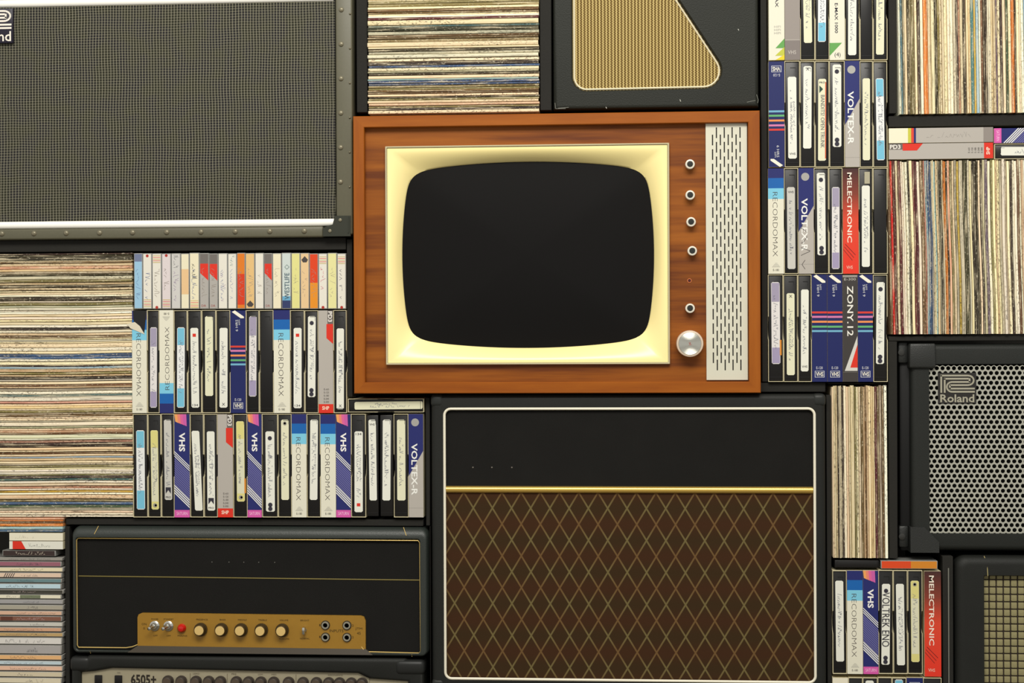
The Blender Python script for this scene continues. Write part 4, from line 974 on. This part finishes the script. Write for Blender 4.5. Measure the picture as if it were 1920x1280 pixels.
# ---------------------------------------------------------------- silver panel head, bottom left
def silver_head():
    f = Fr(124, 1231, 801, 1464.5, -.002); X, Z, k = f.X, f.Z, f.k
    th = empty('amplifier_head', f.loc, 'black amplifier head with silver panel cut off at the bottom, under the gold-panel head', 'amplifier')
    th.location.x = f.loc.x
    W, H = f.w, f.h
    x0, x1 = X(133), X(795)
    out = [(x0, 0), (x0, Z(1236)), (X(160), Z(1236)), (X(168), Z(1231.5)), (X(760), Z(1231.5)), (X(768), Z(1236)), (x1, Z(1236)), (x1, 0)]
    inn = [(X(152), Z(1440)), (X(152), Z(1264)), (X(176), Z(1262)), (X(212), Z(1255.5)), (X(672), Z(1260)), (X(694), Z(1270)), (X(765), Z(1274)), (X(765), Z(1440))]
    def off(pts, d):
        cx = sum(p[0] for p in pts)/8; return [(x+(d if x < cx else -d), z+(d if z < Z(1350) else -d)) for x, z in pts]
    b = MB(); e = .008; loops = [y3(out, .24)]
    for q in range(7): a = R(90*q/6); loops.append(y3(off(out, e*(1-math.cos(a))), e*(1-math.sin(a))))
    for q in range(5): a = R(90*q/4); loops.append(y3(off(inn, -.006*(1-math.sin(a))), .008*(1-math.cos(a))))
    b.loft(loops, TOLEX, True, False); b.build('cabinet', th, sharp=50)
    CP = M(34, 35, 34, .4)
    for xa, xb in ((x0-.002, X(170)), (X(742), x1+.002)):
        b = MB(); b.rbox(min(xa, xb), max(xa, xb), -.003, .05, Z(1262), Z(1234), .009, CP, 4); b.build('corner_protector', th)
    b = MB(); b.prism(inn, .0078, .012, m_tolex('silver_beige_panel', (150, 142, 118), (164, 156, 132), 90, .4, .4, .00003)); cp = b.build('control_panel', th)
    y = .0076
    b = MB(); text_to(b, '6505+', lambda p, q: (X(245+48*p), Z(1286-19*q)), y-.0004, M(44, 38, 32), .03); b.build('lettering', cp)
    for px, w_ in ((369, 'LEAD'), (440, 'PRE'), (490, 'LOW'), (515, 'MID'), (630, 'RESONANCE'), (222, 'ON')):
        b = MB(); hw = len(w_)*1.5; text_to(b, w_, lambda p, q: (X(px-hw+2*hw*p), Z(1266-3*q)), y-.0004, M(110, 100, 82)); b.build('lettering', cp)
    for px in (357, 427, 556, 693): b = MB(); b.box(X(px), X(px+.8), y-.0003, y, Z(1300), Z(1264), M(110, 100, 80)); b.build('divider_line', cp)
    for px in (184, 222):
        b = MB(); b.rbox(X(px-7), X(px+7), y-.004, y, Z(1292), Z(1269), .001, M(24, 22, 22, .3)); b.build('rocker_switch', cp)
    for px in (316, 341, 369, 393, 415, 445, 468, 491, 515, 543, 570, 595, 618, 638, 660, 680): knob_at(cp, X(px), Z(1279), y, 11*k, .012, M(58, 50, 44, .4), M(96, 84, 72, .35, .4))
silver_head()

# ---------------------------------------------------------------- perforated grille amplifier, right
def cube_amp():
    f = Fr(1686, 641, 2010, 1040, .010); X, Z, k = f.X, f.Z, f.k
    th = empty('guitar_amplifier', f.loc, 'black amplifier with perforated silver metal grille and grey emblem, right edge', 'amplifier')
    W, H = f.w, f.h; BK = m_tolex('dark_textured_plastic', (24, 26, 24), (38, 40, 37), 800, .5, .25)
    b = MB(); b.rbox(-W/2+.004, W/2, .022, .24, .004, H-.004, .006, DEEP if False else M(20, 20, 20, .6)); b.build('cabinet', th)
    b = MB(); e = .006
    ox0, ox1, oz0, oz1 = X(1709), W/2-.004, Z(1032), Z(645); ix0, ix1, iz0, iz1 = X(1743), X(1985), Z(1000), Z(682)
    L = [y3(rrect(ox0, ox1, oz0, oz1, .008, 4), .024)]
    for q in range(6): a = R(90*q/5); i = .010*(1-math.cos(a)); L.append(y3(rrect(ox0+i, ox1-i, oz0+i, oz1-i, .006, 4), .010*(1-math.sin(a))))
    L += [y3(rrect(ix0, ix1, iz0, iz1, .003, 4), y_) for y_ in (.0, .012)]
    b.loft(L, BK); b.build('front_frame', th)
    # grille of hexagonal cells with round holes
    b = MB(); P, Q = 10.72*k, 9.2*k; GM = m_tolex('silver_grille_paint', (158, 158, 148), (176, 175, 162), 300, .4, .5, .00005); rh = 4.05*k; r6 = P/math.sqrt(3)
    ys = .0035
    nrow = int((1000-682)/9.2)+1
    vs = []; 
    for j in range(nrow):
        zc = Z(690+9.2*j)
        for i in range(-1, 24):
            xc = X(1753+10.72*i+(5.36 if j % 2 else 0)-5.36)
            if xc > ix1+.004 or xc < ix0-.006: continue
            o_, in_, i2 = [], [], []
            for q in range(12):
                a = R(30*q); rr = r6 if q % 2 else P/2
                a2 = a
                px_, pz_ = xc+rr*math.cos(a2)*1., zc+rr*math.sin(a2)*Q/(P*math.sqrt(3)/2)
                px_ = min(max(px_, ix0-.001), ix1+.001); pz_ = min(max(pz_, iz0-.001), iz1+.001)
                o_.append((px_, ys, pz_))
                hx_, hz_ = xc+rh*math.cos(a2), zc+rh*math.sin(a2); hx_ = min(max(hx_, ix0-.001), ix1+.001); hz_ = min(max(hz_, iz0-.001), iz1+.001)
                in_.append((hx_, ys, hz_)); i2.append((hx_, ys+.0012, hz_))
            b.loft([o_, in_, i2], GM)
    gm = b.build('perforated_grille', th, sharp=80)
    b = MB(); b.box(ix0-.002, ix1+.002, .012, .016, iz0-.002, iz1+.002, M(20, 21, 19, .9, 0, .1)); b.build('speaker_cloth', th)
    b = MB(); EM = M(166, 162, 144, .4, .1)
    b.box(X(1760), X(1832), .0018, .0032, Z(756), Z(698.5), M(40, 38, 36, .5)); bd = b.build('badge', th)
    b = MB(); logo_r(b, lambda x, y: (X(1764+x*65), Z(702+y*34)), .0032, .0010, EM); text_to(b, 'Roland', lambda p, q: (X(1764+64*p), Z(754-15*q)), .0010, EM, .02); b.build('lettering', bd)
    CPm = m_tolex('corner_plastic', (26, 27, 26), (38, 40, 38), 500, .4, .5)
    b = MB(); b.rbox(X(1705), X(1755), -.006, .05, Z(690), Z(643), .004, CPm, 3); b.build('corner_protector', th)
    b = MB(); pts = [(X(1706), Z(1036)), (X(1706), Z(988)), (X(1732), Z(988)), (X(1760), Z(1016)), (X(1760), Z(1036))]; b.prism(pts, -.004, .05, CPm)
    i = .003; b.build('corner_protector', th)
    for py in (660, 1008):
        b = MB(); x, z = X(1693), Z(py); b.rbox(-W/2+.001, X(1706), .014, .03, z-.02, z+.02, .004, CPm); 
        b.lathe(x, z, [(.006, .015), (.006, .012), (.003, .0115)], M(70, 70, 68, .3, .6), 12); b.build('side_bracket', th)
cube_amp()
# ---------------------------------------------------------------- woven grille speaker, bottom right corner
def woven_speaker():
    f = Fr(1793, 1043, 2010, 1464.5, .006); X, Z, k = f.X, f.Z, f.k
    th = empty('speaker_cabinet', f.loc, 'black rounded speaker with coarse beige woven grille in the bottom right corner', 'speaker')
    W, H = f.w, f.h
    b = cabinet(f, (-W/2, W/2, 0, H), (X(1845), X(1965), Z(1420), Z(1079)), TOLEX, .26, .016, .02, .014, .003); b.build('cabinet', th)
    b = MB(); b.tube([(X(1848), .008, H-.0005), (X(1852), .001, H-.014), (X(1853), -.0005, H-.036)], .0007, M(190, 176, 120, .3, .4), False, 6); b.build('gold_seam', th)
    b = MB(); b.box(X(1844), X(1966), .0125, .014, Z(1421), Z(1078), M(44, 36, 30, .9)); WV = m_tolex('beige_weave', (128, 122, 88), (150, 142, 104), 600, .8, .2, .0006)
    for j in range(26):
        for i in range(10):
            cx, cz = X(1851.3+13.4*i), Z(1082+14.2*j)
            if cx > X(1960): continue
            a, c = 5.7*k, 6.1*k
            L = [y3(rrect(cx-a, cx+a, cz-c, cz+c, .001, 1), .0126), y3(rrect(cx-a*.9, cx+a*.9, cz-c*.9, cz+c*.9, .001, 1), .0108), y3(rrect(cx-a*.5, cx+a*.5, cz-c*.5, cz+c*.5, .0008, 1), .0102)]
            b.loft(L, WV, False, True)
    b.build('woven_grille', th)
woven_speaker()
b = MB(); xa, xb, za, zb = wrect(1784.3, 1069, 1786.2, 1465, -.019); b.box(xa, xb, -.0196, -.0184, za-zf, zb-zf, M(130, 130, 122, .4, .3)); tag(b.build('edge_strip', SH), 'thin grey strip')
